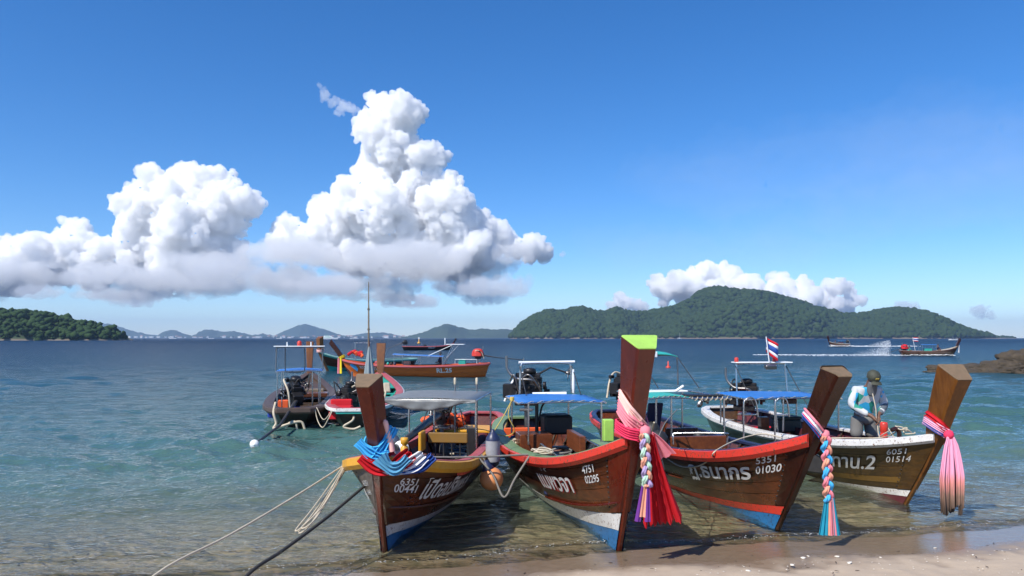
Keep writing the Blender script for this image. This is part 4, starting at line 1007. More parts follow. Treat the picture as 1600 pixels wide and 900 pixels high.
# boat 4
q0, q1 = rel(b4, 1168, 624, 13.9), rel(b4, 1324, 624, 13.9); q2 = rel(b4, 1240, 613, 15.6)
y0, y1, X1, X0 = q0.y, q1.y, q0.x, q2.x
c4 = b4.canopy(X0, X1, y0, y1, 1.37, BLUETARP, [(X1, y0 + .7), (X1, y1 - .05), (X0, y1 - .1), (X0, y0 + .1)], STEEL, arch=.025, lash=ROPE)
b4.tube('canopy_post', [(X1 - .05, y0 + .62, .7), (X1 - .05, y0 + .55, 1.35)], .017, STEEL)
q0, q1 = rel(b4, 1152, 566, 16.6), rel(b4, 1236, 567, 16.6)
b4.arch(q0.x, q0.y, q1.y, 1.0, 1.92, STEEL, WHITESH, 0.1, brace=.9)
for yy in (q0.y - .02, q1.y - .32): MB().lathe((q0.x, yy, 1.965), [(.045, 0), (.045, .08), (.03, .10), (.001, .105)], 10).build('signal_lamp', RED, b4.root)
MB().box(rel(b4, 1204, 573, 16.4), (.12, .26, .10), (0, .35, 0), .015).build('floodlight', DULL, b4.root)
for px in (1162, 1211):
    a = rel(b4, px, 690, 13.0); a.z = .70; a2 = a + Vector((0, .24, 0))
    b4.tube('ladder_rail', [a, a + Vector((0, 0, .62)), a + Vector((0, .04, .72)), a + Vector((0, .12, .76)), a2 + Vector((0, -.04, .72)), a2 + Vector((0, 0, .6)), a2 + Vector((0, .02, .42))], .016, STEEL, smooth=True)
    MB().tube([a + Vector((0, 0, .46)), a2 + Vector((0, 0, .46))], .013, 8).build('ladder_rung', STEEL, b4.root)
e = rel(b4, 1163, 622, 16.9); b4.engine(e.x, e.y, e.z, [rel(b4, 1120, 618, 17.2), rel(b4, 1102, 622, 17.4)], yaw=1.0, size=1.15, seed=11)
panel(b4, 'mast_step', rel(b4, 1193, 668, 14.6), (.16, .17, .42), W_BENCH, None, .01)
panel(b4, 'ice_chest', rel(b4, 1228, 664, 14.8), (.4, .46, .26), paint('dark_green', (.02, .035, .028), .5), None, .03); panel(b4, 'ice_chest_lid', rel(b4, 1228, 652, 14.8), (.42, .48, .06), paint('dark_green', (.02, .035, .028), .5), None, .02)
panel(b4, 'stern_cushion', rel(b4, 1175, 672, 16.6), (.6, 1.1, .12), REDFAB, None, .04)
panel(b4, 'inner_board', rel(b4, 1270, 684, 14.0), (1.6, .05, .25), MAROON); panel(b4, 'speaker', rel(b4, 1233, 627, 14.4), (.14, .26, .09), W_PROW_D)
p = rel(b4, 1381, 694, 12.2); MB().lathe(p, [(.06, 0), (.06, .17), (.052, .185), (.052, .195), (.062, .21), (.062, .33), (.05, .36), (.001, .365)], 14).build('mooring_bollard', RED, b4.root)
p = rel(b4, 1400, 690, 12.0); panel(b4, 'bow_thwart', p + Vector((0, .3, 0)), (.12, 1.0, .12), RED)
p = rel(b4, 1405, 692, 11.6); b4.tube('cleat_post', [p - Vector((0, 0, .1)), p + Vector((0, 0, .16)), p + Vector((0, -.05, .22)), p + Vector((0, -.13, .20))], .035, W_PROW_D, smooth=True)

# ------------------------------------------------------------------ cloths tied round the prows
class Thing:
    """a thing made of several meshes given in a boat's frame; its Empty stands at BASE"""
    def __init__(t, name, b, base, label, cat, group=None):
        t.b = b; t.base = Vector(base); t.root = empty(name, b.w(base) if b else base, b.rz if b else 0, label, cat, group)
    def put(t, mb, name, mat, parent=None):
        mb.v = [tuple(Vector(v) - t.base) for v in mb.v]; return mb.build(name, mat, parent or t.root)
def ribbon(pts, sides, widths, folds=3, amp=.02, th=.006, m=16, seed=0, tw=0.0, ragged=0.0):
    rg = random.Random(seed); ph = rg.uniform(0, 6); N = len(pts); rings = []
    for i, p in enumerate(pts):
        p = Vector(p); t = (Vector(pts[min(i + 1, N - 1)]) - Vector(pts[max(i - 1, 0)])).normalized()
        sd = Vector(sides[i] if isinstance(sides, list) else sides); sd = (sd - t * sd.dot(t)).normalized(); nn = t.cross(sd)
        w = widths[i] if isinstance(widths, list) else widths; a = amp * (w / (max(widths) if isinstance(widths, list) else w)) ** .5
        f = []
        for k in range(m + 1):
            v = k / m; bend = math.sin(v * folds * 6.283 + ph + i * tw) + .4 * math.sin(v * folds * 14.1 + ph * 2 + i * .21)
            q = p + sd * (w * (v - .5)) + nn * (a * bend)
            if ragged and i == N - 1: q = q + t * ragged * math.sin(k * 2.7 + ph) 
            f.append(q)
        rings.append([q + nn * th for q in f] + [q - nn * th for q in f[::-1]])
    mb = MB(); mb.loft(rings, True, True, True); return mb
def wrap(b, idx, grow, tilt, n=28, roll=0.0):
    """a closed path round the prow timber at ring IDX"""
    i = int(idx); f = idx - i; r = [a.lerp(c, f) for a, c in zip(b.rings[i], b.rings[i + 1])]
    tg = (b.path[i + 1][0] - b.path[i][0]).normalized()
    P0 = [r[0].lerp(r[7], .5), r[1], r[2], r[3].lerp(r[4], .5), r[5], r[6]]; cen = sum(P0, Vector()) / 6
    out = []
    for k, p in enumerate(P0):
        d = p - cen; p2 = p + d.normalized() * grow
        out.append(p2 + tg * (tilt * (p2.x - cen.x) / .18 + roll * (p2.y - cen.y) / .15))
    out.append(out[0]); pts = smooth_pts(out, n // 6); return pts, tg, cen
def braid(c0, c1, r, mats, T, turns=5, n=60, a=.035, bb=.02, sway=None, names='braid_strand'):
    c0, c1 = Vector(c0), Vector(c1)
    for k, m in enumerate(mats):
        pts = []
        for i in range(n + 1):
            t = i / n; ph = t * turns * 6.283 + k * 6.283 / len(mats); p = c0.lerp(c1, t)
            pts.append(p + Vector((bb * math.sin(2 * ph), a * math.sin(ph), 0)))
        mb = MB()
        for j in range(4):
            an = j * 1.571 + .5; o_ = Vector((math.cos(an) * r * .55, math.sin(an) * r * .55, 0)); mb.tube([q + o_ * (1 + .3 * math.sin(i * .9 + j * 2)) for i, q in enumerate(pts)], [r * (.52 + .12 * math.sin(i * .6 + j)) for i in range(len(pts))], 6)
        T.put(mb, names, m)
def fab(name, c, rough=.75): return paint(name, c, rough, .10, tuple(x * .4 for x in c), 0, 26, 0.2)
SKYB = fab('sky_blue_cloth', (.06, .42, .78)); PINKC = fab('pink_cloth', (.74, .22, .27)); PALEP = fab('pale_pink_cloth', (.88, .50, .44)); CRIM = fab('crimson_cloth', (.50, .006, .014)); HOT = fab('hot_pink_cloth', (.78, .04, .11))
WHC = fab('white_cloth', (.74, .74, .76)); DBL = fab('deep_blue_cloth', (.02, .07, .30)); MINT = fab('mint_cloth', (.42, .62, .48)); PURP = fab('purple_cloth', (.14, .03, .24)); LAV = fab('lavender_cloth', (.40, .30, .52)); SALM = fab('salmon_cloth', (.74, .33, .22)); TEALC = fab('teal_cloth', (.01, .24, .36)); YELC = fab('yellow_cloth', (.85, .62, .03)); ROSE = fab('rose_cloth', (.88, .42, .55))
# boat 1: sky blue and red flag cloth
pts, tg, cen = wrap(b1, 6.3, .035, .02)
T = Thing('prow_cloth', b1, cen, 'sky blue, red and white cloths knotted round the dark red prow', 'cloth', 'cloths tied round prows')
T.put(ribbon(pts, tg, .15, 4, .012, seed=1, m=32, tw=.1), 'wrap', SKYB)
pts, tg, cen2 = wrap(b1, 5.1, .055, -.05); T.put(ribbon(pts, tg, .14, 4, .014, seed=2, m=32, tw=.1), 'wrap', CRIM)
fr = b1.path[6][0] + Vector((.10, 0, -.02))
def flagpart(T, y0, z0, y1, z1, x, w0, w1, m, seed, sag=.10, name='cloth_end'):
    pts = [Vector((x - .06 * i / 12, y0 + (y1 - y0) * i / 12, z0 + (z1 - z0) * i / 12 - sag * math.sin(math.pi * i / 12))) for i in range(13)]
    T.put(ribbon(pts, Vector((.1, 0, 1)), [(w0 + (w1 - w0) * i / 12) * (1.15 + .2 * math.sin(i * .9 + seed)) for i in range(13)], 3.4, .024, seed=seed, tw=.16, m=40, ragged=.02), name, m)
flagpart(T, -.16, fr.z + .16, .16, fr.z - .02, fr.x, .10, .12, SKYB, 3, .05); flagpart(T, .02, fr.z - .04, .22, fr.z + .30, fr.x - .05, .12, .09, SKYB, 4, .02)
flagpart(T, -.14, fr.z - .02, .42, fr.z + .02, fr.x - .01, .11, .16, CRIM, 5, .16); flagpart(T, .12, fr.z - .14, .56, fr.z + .0, fr.x - .04, .08, .16, WHC, 6, .08); flagpart(T, .30, fr.z - .16, .66, fr.z - .02, fr.x - .07, .06, .12, DBL, 7, .06)
flagpart(T, .10, fr.z - .0, .40, fr.z - .02, fr.x + .04, .14, .10, fab('blue_grey_cloth', (.10, .32, .50)), 8, .12)
mb = MB(); mb.tube(smooth_pts([fr + Vector((-.12, .20, .04)), fr + Vector((-.10, .16, .25)), fr + Vector((-.06, .13, .40))], 6), [.035] * 6 + [.03] * 6 + [.01], 8); T.put(mb, 'knot_end', PALEP)
# boat 2: pink scarf, long red drape and braided tassel
pts, tg, cen = wrap(b2, 7.2, .03, -.03, roll=-.10)
T = Thing('prow_cloth', b2, cen, 'pink scarf and long red drape hanging from the tall prow', 'cloth', 'cloths tied round prows')
T.put(ribbon(pts, tg, .17, 5, .011, seed=11, m=36, tw=.12), 'wrap', PINKC); pts, tg, _ = wrap(b2, 8.3, .025, -.03, roll=-.16); T.put(ribbon(pts, tg, .10, 4, .009, seed=12, m=28, tw=.12), 'wrap', PALEP)
pts, tg, _ = wrap(b2, 5.6, .05, .02, roll=-.02); T.put(ribbon(pts, tg, .14, 5, .012, seed=13, m=36, tw=.12), 'wrap', HOT)
kn = b2.path[6][0] + Vector((.07, .07, .02)); mb = MB(); mb.lathe(kn, [(.001, -.07), (.05, -.05), (.065, 0), (.05, .05), (.001, .07)], 12); T.put(mb, 'knot', PINKC)
pts = [kn + Vector((.02 - .05 * t, .06 + .20 * t, -.02 - .26 * t ** 1.2)) for t in np.linspace(0, 1, 10)]; T.put(ribbon(pts, Vector((.5, 1, .35)), [.05 + .16 * t for t in np.linspace(0, 1, 10)], 2, .02, seed=14, tw=.1), 'scarf_end', PINKC)
pts = [kn + Vector((.02 - .16 * t, .05 + .20 * t ** 1.3, -.03 - .98 * t)) for t in np.linspace(0, 1, 22)]; T.put(ribbon(pts, Vector((.35, 1, .12)), [.09 + .34 * t ** 1.1 for t in np.linspace(0, 1, 22)], 4.6, .032, seed=15, tw=.05, m=56, ragged=.05), 'red_drape', CRIM)
braid(kn + Vector((.06, -.03, -.02)), kn + Vector((.07, .0, -.58)), .027, (MINT, LAV, SALM), T, 1.9, a=.036)
for k, m in enumerate((PURP, SALM, PURP)):
    pts = [kn + Vector((.06 + .012 * k - .02 * t, -.04 + .022 * k + (.03 * (k - 2)) * t, -.54 - (.42 - .05 * (k % 2)) * t)) for t in np.linspace(0, 1, 9)]
    T.put(ribbon(pts, Vector((.3, 1, 0)), [.03 + .035 * t for t in np.linspace(0, 1, 9)], 1, .01, seed=20 + k, m=8), 'tassel_strip', m)
# boat 3: striped braid
pts, tg, cen = wrap(b3, 5.9, .03, .03, roll=-.14)
T = Thing('prow_cloth', b3, cen, 'striped pink and blue braid with teal ends hanging from the dark prow', 'cloth', 'cloths tied round prows')
for k, m in enumerate((PINKC, WHC, SKYB, HOT, DBL)):
    pts, tg, _ = wrap(b3, 6.6 - .35 * k, .03, .02, roll=-.16); T.put(ribbon(pts, tg, .05, 1, .008, seed=30 + k), 'wrap', m)
kn = b3.path[5][0] + Vector((.06, .06, .03)); mb = MB(); mb.lathe(kn, [(.001, -.06), (.04, -.04), (.05, 0), (.04, .04), (.001, .06)], 12); T.put(mb, 'knot', PINKC)
zb = .15
braid(kn + Vector((.01, 0, -.02)), Vector((kn.x, kn.y + .04, zb + .42)), .029, (PINKC, SKYB, SALM), T, 2.4, a=.036)
for k, m in enumerate((TEALC, TEALC, SALM, PINKC, TEALC)):
    pts = [Vector((kn.x + .01 * k, kn.y + .04 + .016 * (k - 2) + .028 * (k - 2) * t, zb + .46 - .44 * t)) for t in np.linspace(0, 1, 8)]
    T.put(ribbon(pts, Vector((.2, 1, 0)), [.03 + .045 * t for t in np.linspace(0, 1, 8)], 1.4, .012, seed=40 + k, m=10), 'tassel_strip', m)
# boat 4: pink strands, muddy at the ends
def strand_mat():
    m, n, l, b = new_mat('muddy_pink_cloth'); tc = n.new('ShaderNodeNewGeometry').outputs['Position']
    sep = n.new('ShaderNodeSeparateXYZ'); l.new(tc, sep.inputs[0]); a = noise_node(n, l, mapping(n, l, tc, (30, 30, 4)), 1.5, 4)
    h = math_node(n, l, 'MULTIPLY_ADD', a.outputs[0], .35, sep.outputs[2]); mr = n.new('ShaderNodeMapRange'); l.new(h, mr.inputs[0]); mr.inputs[1].default_value = .30; mr.inputs[2].default_value = .85
    r = ramp(n, [(0, (.05, .032, .022)), (.35, (.22, .13, .09)), (.7, (.68, .25, .22)), (1, (.88, .36, .52))]); l.new(mr.outputs[0], r.inputs[0]); l.new(r.outputs[0], b.inputs['Base Color']); b.inputs['Roughness'].default_value = .8; return m
MUD = strand_mat()
pts, tg, cen = wrap(b4, 5.9, .035, .02, roll=-.08)
T = Thing('prow_cloth', b4, cen, 'pink cloth strips with muddy brown ends hanging from the orange prow', 'cloth', 'cloths tied round prows')
T.put(ribbon(pts, tg, .14, 5, .010, seed=51, m=36, tw=.1), 'wrap', ROSE); pts, tg, _ = wrap(b4, 6.6, .03, .02, roll=-.14); T.put(ribbon(pts, tg, .09, 2, .01, seed=52), 'wrap', CRIM); pts, tg, _ = wrap(b4, 5.3, .04, .02, roll=-.05); T.put(ribbon(pts, tg, .05, 2, .01, seed=53), 'wrap', DBL)
kn = b4.path[6][0] + Vector((.06, .02, -.02)); mb = MB(); mb.lathe(kn, [(.001, -.07), (.05, -.05), (.07, 0), (.05, .05), (.001, .07)], 12); T.put(mb, 'knot', HOT)
rg = random.Random(5)
for k in range(17):
    a = -1 + 2 * k / 16; ln = 1.02 + rg.uniform(-.08, .05); off = rg.uniform(-.05, .05)
    pts = [kn + Vector((.03 + off * t ** .5, .03 * a + .145 * a * min(1, t * 1.8) ** .7 * (1 - .25 * t), -.03 - ln * t)) for t in np.linspace(0, 1, 10)]
    T.put(ribbon(pts, Vector((.4 * a, 1, 0)), .05, 1, .010, seed=60 + k, m=6, ragged=.02), 'cloth_strip', MUD)

# ------------------------------------------------------------------ flag on boat 4
def thai_flag(name, base, hgt, w, h, label, lean=(0, 0), droop=.35, pole_r=.012):
    root = empty(name, base, 0, label, 'flag'); MB().tube([(0, 0, 0), (lean[0], lean[1], hgt)], pole_r, 8).build('flag_staff', WHITESH, root)
    cols = [(0, 1 / 6, CRIM), (1 / 6, 2 / 6, WHC), (2 / 6, 4 / 6, DBL), (4 / 6, 5 / 6, WHC), (5 / 6, 1, CRIM)]
    top = Vector((lean[0], lean[1], hgt))
    for v0, v1, m in cols:
        rings = []
        for i in range(13):
            t = i / 12; y = .06 * w / .5 * math.sin(t * 5.5)
            f = lambda v: top + Vector((w * t * (1 - droop * .45) , y + .05 * w * math.sin(v * 4 + t * 5), -h * v - droop * w * t * (.9 + .25 * v)))
            rings.append([f(v0), f((v0 + v1) / 2), f(v1), f(v1) + Vector((0, .004, 0)), f((v0 + v1) / 2) + Vector((0, .004, 0)), f(v0) + Vector((0, .004, 0))])
        mb = MB(); mb.loft(rings, True, True, True); mb.build('flag_stripe', m, root)
    return root
p = at(1202, 564, 16.5); thai_flag('national_flag', (p.x, p.y, 1.95), .58, .34, .34, 'red, white and blue flag flying from the arch of the white-railed boat', (-.07, 0), .55)

def clutter(b, n_, seed, x0, x1, yr=.5, z=.2):
    rg = random.Random(seed); mats = (BLACK, ENGINE, NAVY, W_FLOOR, DARKTUBE, PLUM, GREYTARP, MAROON)
    for k in range(n_):
        x = rg.uniform(x0, x1); y = rg.uniform(-yr, yr); m = mats[rg.randrange(len(mats))]; zz = z + rg.uniform(.0, .12)
        t = rg.random()
        if t < .4: MB().box((x, y, zz + .14), (rg.uniform(.2, .42), rg.uniform(.2, .4), rg.uniform(.22, .36)), (0, 0, rg.uniform(0, 1)), .03).build('gear_box', m, b.root)
        elif t < .7: r = rg.uniform(.10, .16); MB().lathe((x, y, zz), [(.001, 0), (r, .01), (r * 1.05, .12), (r * .9, .3), (r * .5, .38), (.001, .39)], 12).build('fuel_drum', m, b.root)
        else:
            mb = MB(); r = rg.uniform(.12, .2); mb.tube([(x + r * (1 + .2 * math.sin(i * .37)) * math.cos(i * .55), y + r * math.sin(i * .55), zz + .06 + .006 * i) for i in range(46)], .016, 5); mb.build('rope_coil', (ROPE_G, ROPE, ROPE_B)[k % 3], b.root)
clutter(b1, 14, 1, 1.2, 6.2, .4); clutter(b2, 12, 2, 1.2, 5.6, .5); clutter(b3, 14, 3, 1.2, 6.2, .5); clutter(b4, 14, 4, 1.0, 5.6, .55)
# ------------------------------------------------------------------ the boats moored behind
def far_boat(stern, bow_dir, L, rake, zbow, label, group, **k):
    hd = Vector((bow_dir[0], bow_dir[1], 0)).normalized(); f = Vector((stern[0], stern[1], 0)) + hd * (L - rake)
    return Boat((f.x, f.y), (hd.x, hd.y), L, rake, zbow, label, group, **k)
GM = 'boats moored off the beach'
b5 = far_boat((-5.95, 20.3), (-2.0, 9.0), 9.2, .7, 1.15, 'black boat seen from its stern with blue canopy and long tail shaft', GM, beam=1.04, zmid=.56, zst=.54)
b5.hull(strk((0, .24, MAROON), (.24, .42, W_BLACK), (.42, .6, W_BLACK), (.6, .8, W_BLACK), (.8, 1, W_BLACK)), W_BLACK); b5.gunwale(PLUM, PLUM, .24, .05, rubh=.12)
b5.prow((.35, 2.12), W_PROW_O, None, w0=(.08, .14, .16), w1=(.1, .2, .30)); b5.floor(W_FLOOR, z=.10, s1=.8, benches=((.3, .36, .3), (.45, .36, .3), (.6, .40, .5)), bench_m=W_FLOOR, deck=(PLUM, 2.6))
c = b5.canopy(1.7, 3.1, -.72, .62, 1.53, BLUETARP, [(1.75, -.6), (1.75, -.42), (1.75, .45), (3.0, -.6), (3.0, .5), (1.75, .58)], STEEL, arch=.03, foot=.35)
b5.arch(1.75, -.72, .62, 1.5, 2.22, DULL, WHITESH, 0.0, r=.018, brace=.1); b5.tube('arch_ladder', [(1.7, -.2, 2.2), (1.7, -.2, 1.6), (1.7, -.1, 1.5), (1.7, .3, 1.5), (1.7, .35, 1.6), (1.7, .35, 2.2)], .014, DARKTUBE, smooth=True)
MB().lathe((1.75, -.05, 2.27), [(.07, 0), (.07, .1), (.04, .14), (.001, .15)], 12).build('signal_lamp', RED, b5.root)
for y in (-.38, .3): MB().tube([(1.75, y, 2.25), (1.75, y, 2.38)], .018, 6).build('lamp_stub', WHITESH, b5.root)
b5.engine(.9, .02, .92, [b5.loc(437, 665, 19.6), b5.loc(398, 694, 16.6)], yaw=.25, pitch=-.35, size=1.28, seed=21, tail_r=.035, prop=False)
d = b5.loc(398, 694, 16.5); dirv = (b5.loc(398, 694, 16.6) - b5.loc(437, 665, 19.6)).normalized()
mb = MB(); mb.lathe(d, [(.02, -.10), (.05, -.06), (.10, .0), (.105, .02), (.06, .04), (.001, .07)], 18, 'z', tuple(dirv.to_track_quat('Z', 'Y').to_euler())); mb.build('propeller_guard', WHITESH, b5.root)
mb = MB(); mb.lathe(d - Vector((0, 0, .12)), [(.001, -.05), (.06, -.03), (.06, .05), (.001, .08)], 10); mb.build('propeller', BLACK, b5.root)
panel(b5, 'fuel_can', (.75, .02, .40), (.22, .3, .34), paint('blue_plastic', (.01, .04, .35), .4), None, .03); panel(b5, 'fuel_can', (.8, .66, .40), (.2, .18, .28), paint('blue_plastic', (.01, .04, .35), .4), None, .03)
panel(b5, 'tool_crate', (2.3, .45, .5), (.3, .3, .25), ORANGE); panel(b5, 'cargo_crate', (4.6, -.25, .62), (.8, 1.1, .12), W_BENCH); panel(b5, 'cargo_crate', (5.2, -.2, .66), (.5, .9, .2), W_GREY)
b5.tube('stern_hose', [(.3, .50, .72), (-.02, .52, .48), (-.06, .45, .2), (-.1, .5, .06), (-.12, .1, .18), (-.1, -.2, .22), (-.1, -.3, .02)], .035, CREAM, smooth=True)
b5.tube('stern_hose', [(-.08, .2, .05), (-.1, .1, .2), (-.1, -.05, .22), (-.1, -.1, .0)], .03, CREAM, smooth=True)
p = b5.loc(458, 613, 21.8); MB().lathe(p, [(.001, -.14), (.13, -.06), (.16, .02), (.1, .12), (.001, .15)], 12).build('engine_fan', BLACK, b5.root)
mb = MB(); mb.lathe(b5.P(.1, .75, -1, .12), [(.001, -.2), (.10, -.15), (.12, 0), (.10, .15), (.001, .2)], 12); mb.build('fender', BLACK, b5.root)

b6 = far_boat((-4.28, 20.1), (-.85, 9.0), 9.2, .7, 1.15, 'boat with pink and white rail and teal inside seen from its stern', GM, beam=1.06, zmid=.60, zst=.56)
b6.hull(strk((0, .2, W_GREY), (.2, .4, W_BLACK), (.4, .6, W_BLACK), (.6, .8, W_BLACK), (.8, 1, W_BLACK)), TEAL); b6.gunwale(PINK, WHITE, .22, .05, rubh=.07)
b6.prow((.35, 2.05), W_PROW_O, None); b6.floor(W_FLOOR, z=.10, s1=.8, benches=((.42, .45, .4), (.6, .46, .5), (.72, .5, .3)), bench_m=TEAL, deck=(TEAL, 2.2))
MB().loft([[b6.P(0, 1, 1, .02) + Vector((-.02, 0, dz)), b6.P(0, 1, -1, .02) + Vector((-.02, 0, dz))] for dz in (-.02, -.10)] , False, False).build('stern_stripe', TEAL, b6.root)
b6.engine(1.6, .25, .78, None, yaw=2.6, size=1.2, seed=31); panel(b6, 'red_seat', (.75, .42, .42), (.5, .62, .36), REDFAB, None, .03); panel(b6, 'red_seat', (1.15, .46, .62), (.12, .6, .28), REDFAB, None, .03)
p = b6.loc(548, 616, 21.6); MB().lathe(p, [(.03, -.03), (.09, -.02), (.09, .03), (.03, .04)], 14, 'x').build('pulley', CREAM, b6.root)
b6.tube('stern_hose', [(.35, .05, .5), (-.05, .0, .3), (-.08, .25, .12), (-.08, .0, .05), (-.08, -.2, .12)], .03, CREAM, smooth=True)
b6.tube('paddle', [(3.4, -.55, .5), (3.7, -.6, .8)], .03, CREAM); MB().box((3.8, -.62, .9), (.08, .22, .34), (0, .4, .2), .03).build('paddle_blade', CREAM, b6.root)
# furled parasol and long pole standing in boat 6
pq = b6.loc(577, 604, 22.0); T = Thing('furled_parasol', b6, pq, 'grey furled parasol standing upright behind the dark red prow', 'parasol')
z1 = b6.loc(577, 540, 22.0).z
mb = MB(); rgs = []
for i in range(9):
    t = i / 8; rr = .17 * (1 - t) ** .8 + .012
    rgs.append([pq + Vector((math.cos(a) * rr * (1 + .22 * math.cos(a * 6 + t)), math.sin(a) * rr * (1 + .22 * math.cos(a * 6 + t)), t * (z1 - pq.z))) for a in np.linspace(0, 6.283, 37)[:-1]])
mb.loft(rgs, True, True, True); T.put(mb, 'folded_cloth', fab('grey_blue_cloth', (.23, .28, .30))); mb = MB(); mb.tube([pq + Vector((0, 0, -.6)), pq + Vector((0, 0, z1 - pq.z + .12))], .02, 8); T.put(mb, 'parasol_stick', W_PROW_R)
pb = b6.loc(576, 600, 23.0); T = Thing('bamboo_pole', b6, Vector((pb.x, pb.y, .25)), 'tall thin pole standing up in the pink-railed boat', 'pole')
zt = b6.loc(576, 440, 23.0).z; mb = MB(); mb.tube([Vector((pb.x, pb.y, .25)), Vector((pb.x, pb.y, 1.6)), Vector((pb.x, pb.y, zt * .75)), Vector((pb.x, pb.y, zt))], [.035, .032, .024, .012], 8); T.put(mb, 'pole', W_GREY)
for k in range(4):
    zz = 1.5 + k * .62; mb = MB(); mb.tube([Vector((pb.x, pb.y, zz)), Vector((pb.x, pb.y, zz + .05))], .04, 8); T.put(mb, 'pole_joint', W_GREY)

b7 = Boat((-13.6, 55.0), (-.62, -.78), 9.5, .8, 1.50, 'dark boat with mint rail and orange prow moored behind the others', GM, beam=1.15, zmid=.75)
b7.hull(strk((0, .2, TEAL), (.2, .35, TEAL), (.35, .6, W_DARK), (.6, .85, W_DARK), (.85, 1, TEAL)), W_DARK, ns=16); b7.gunwale(paint('mint_paint', (.35, .62, .52), .5), paint('mint_paint', (.35, .62, .52), .5), .12, rubh=.09); b7.prow((.1, 2.45), W_PROW_O, None, w0=(.12, .25, .4), w1=(.15, .4, .55))
b7.floor(W_FLOOR, s1=.8, benches=((.5, .6, .4),), bench_m=W_GREY, deck=(W_GREY, 3.0))
pts, tg, cen = wrap(b7, 6.0, .06, 0); T = Thing('prow_cloth', b7, cen, 'pale cloth bound round the orange prow of the mint-railed boat', 'cloth', 'cloths tied round prows'); T.put(ribbon(pts, tg, .2, 2, .03, seed=71), 'wrap', PALEP)
b8 = Boat((-10.45, 48.5), (-1, .02), 9.7, .7, 1.12, 'long orange-brown boat seen side-on with white letters on its stern quarter', GM, beam=1.05, zmid=.68, zst=.86)
b8.hull(strk((0, .3, W_HULL8), (.3, .5, W_HULL8), (.5, .7, W_HULL8), (.7, .86, W_HULL8), (.86, 1, W_HULL8)), PINK, ns=20); b8.gunwale(ORANGE, PINK, .12, rubh=.10); b8.prow((.75, 2.12), W_PROW_D, None, w0=(.08, .14, .2), w1=(.1, .24, .34))
b8.floor(W_FLOOR, benches=((.3, .55, .3), (.5, .55, .3), (.7, .6, .3)))
b8.text('RL.25', 6.35, .55, .28, 1, LETTER, 1.0, 0, weight=.03, off=.02); b8.text('กาลอันดา', 1.25, .66, .24, 1, LETTER, 1.15, 0, weight=.02, off=.02)
mb = MB(); mb.loft([[b8.P(1 - a / b8.L, u, 1, .02) for u in np.linspace(lo, hi, 5)] for a, lo, hi in ((.55, .72, .80), (.65, .58, .86), (.78, .40, .9), (.9, .50, .86), (1.0, .62, .8))], False, False); mb.build('painted_emblem', paint('emblem_blue', (.05, .35, .70), .5), b8.h)
c = b8.canopy(2.95, 6.2, -.8, .8, 1.30, BLUETARP, [(3.0, -.7), (3.0, .7), (4.4, .7), (4.7, -.7), (6.1, .7), (5.8, -.7)], STEEL, arch=.05, z1=1.44)
for x in (2.95, 6.2): pass
b8.tube('arch_strut', [(3.9, .6, 1.36), (2.35, .6, 2.05)], .02, WHITESH); b8.tube('arch_strut', [(3.0, .6, .7), (2.35, .6, 2.05)], .02, STEEL); b8.tube('arch_strut', [(3.0, -.6, .7), (2.35, -.6, 2.05)], .02, STEEL); b8.tube('arch_strut', [(2.75, .6, 1.2), (1.95, .6, 2.05)], .02, STEEL)
MB().box((2.2, 0, 2.08), (1.15, 1.3, .04), None, .012).build('arch_top', WHITESH, b8.root); b8.tube('arch_mast', [(2.9, 0, 2.05), (2.9, 0, 2.5)], .03, WHITESH)
panel(b8, 'bait_box', (7.3, -.1, .84), (.34, .5, .32), PINK, None, .05); panel(b8, 'bait_box', (5.35, .1, .84), (.42, .5, .34), SALM, None, .03); panel(b8, 'bait_box', (1.75, .2, .92), (.46, .5, .34), TEAL, None, .03)
for k in range(4): MB().lathe((6.8 - k * .22, .2, .74), [(.001, 0), (.09, .03), (.10, .1), (.06, .18), (.001, .2)], 10).build('net_float', (BLACK, TEAL, BLACK, NAVY)[k], b8.root)
b8.engine(.75, .1, 1.38, [(-.6, .1, 1.22), (-2.2, .1, 1.08)], yaw=0, size=1.0, seed=41, cover=RED)
b8.tube('stern_rail', [(2.2, .5, .86), (2.2, .5, 1.12), (.8, .5, 1.12), (.8, .5, .86)], .018, WHITESH)
# things hung up in boat 7 / boat 8 bow
p = at(556, 556, 50.6); T = Thing('jacket_bundle', None, p, 'red and orange life jackets hung on a frame behind the yellow-scarfed prow', 'life jackets')
rg = random.Random(9)
for k in range(9):
    c0 = p + Vector((-.45 + .11 * k + rg.uniform(-.05, .05), rg.uniform(-.1, .1), .15 + rg.uniform(-.12, .12) + .06 * (k < 6)))
    mb = MB(); mb.box(c0, (.26, .14, .34 if k > 3 else .20), (rg.uniform(-.3, .3), rg.uniform(-.8, .8), rg.uniform(-.4, .4)), .05); T.put(mb, 'life_jacket', (REDFAB, REDFAB, ORANGE)[k % 3])
for dx in (-.05, .95):
    mb = MB(); mb.tube([p + Vector((dx, 0, -1.2)), p + Vector((dx, 0, .9))], .02, 6); T.put(mb, 'frame_post', STEEL)
mb = MB(); mb.tube([p + Vector((-.15, 0, .88)), p + Vector((1.05, 0, .88))], .018, 6); T.put(mb, 'frame_bar', STEEL)
pts, tg, cen = wrap(b8, 5.6, .05, 0); T = Thing('prow_cloth', b8, cen, 'yellow and pink sash hanging from the prow of the side-on boat', 'cloth', 'cloths tied round prows'); T.put(ribbon(pts, tg, .18, 2, .03, seed=81), 'wrap', YELC)
for k, m in enumerate((PINKC, YELC)):
    pts = [cen + Vector((.16 - .14 * k, .22, -.05 - 1.0 * t)) for t in np.linspace(0, 1, 8)]; T.put(ribbon(pts, Vector((1, .2, 0)), [.12 + .05 * t for t in np.linspace(0, 1, 8)], 1, .02, seed=82 + k, m=8), 'sash_end', m)

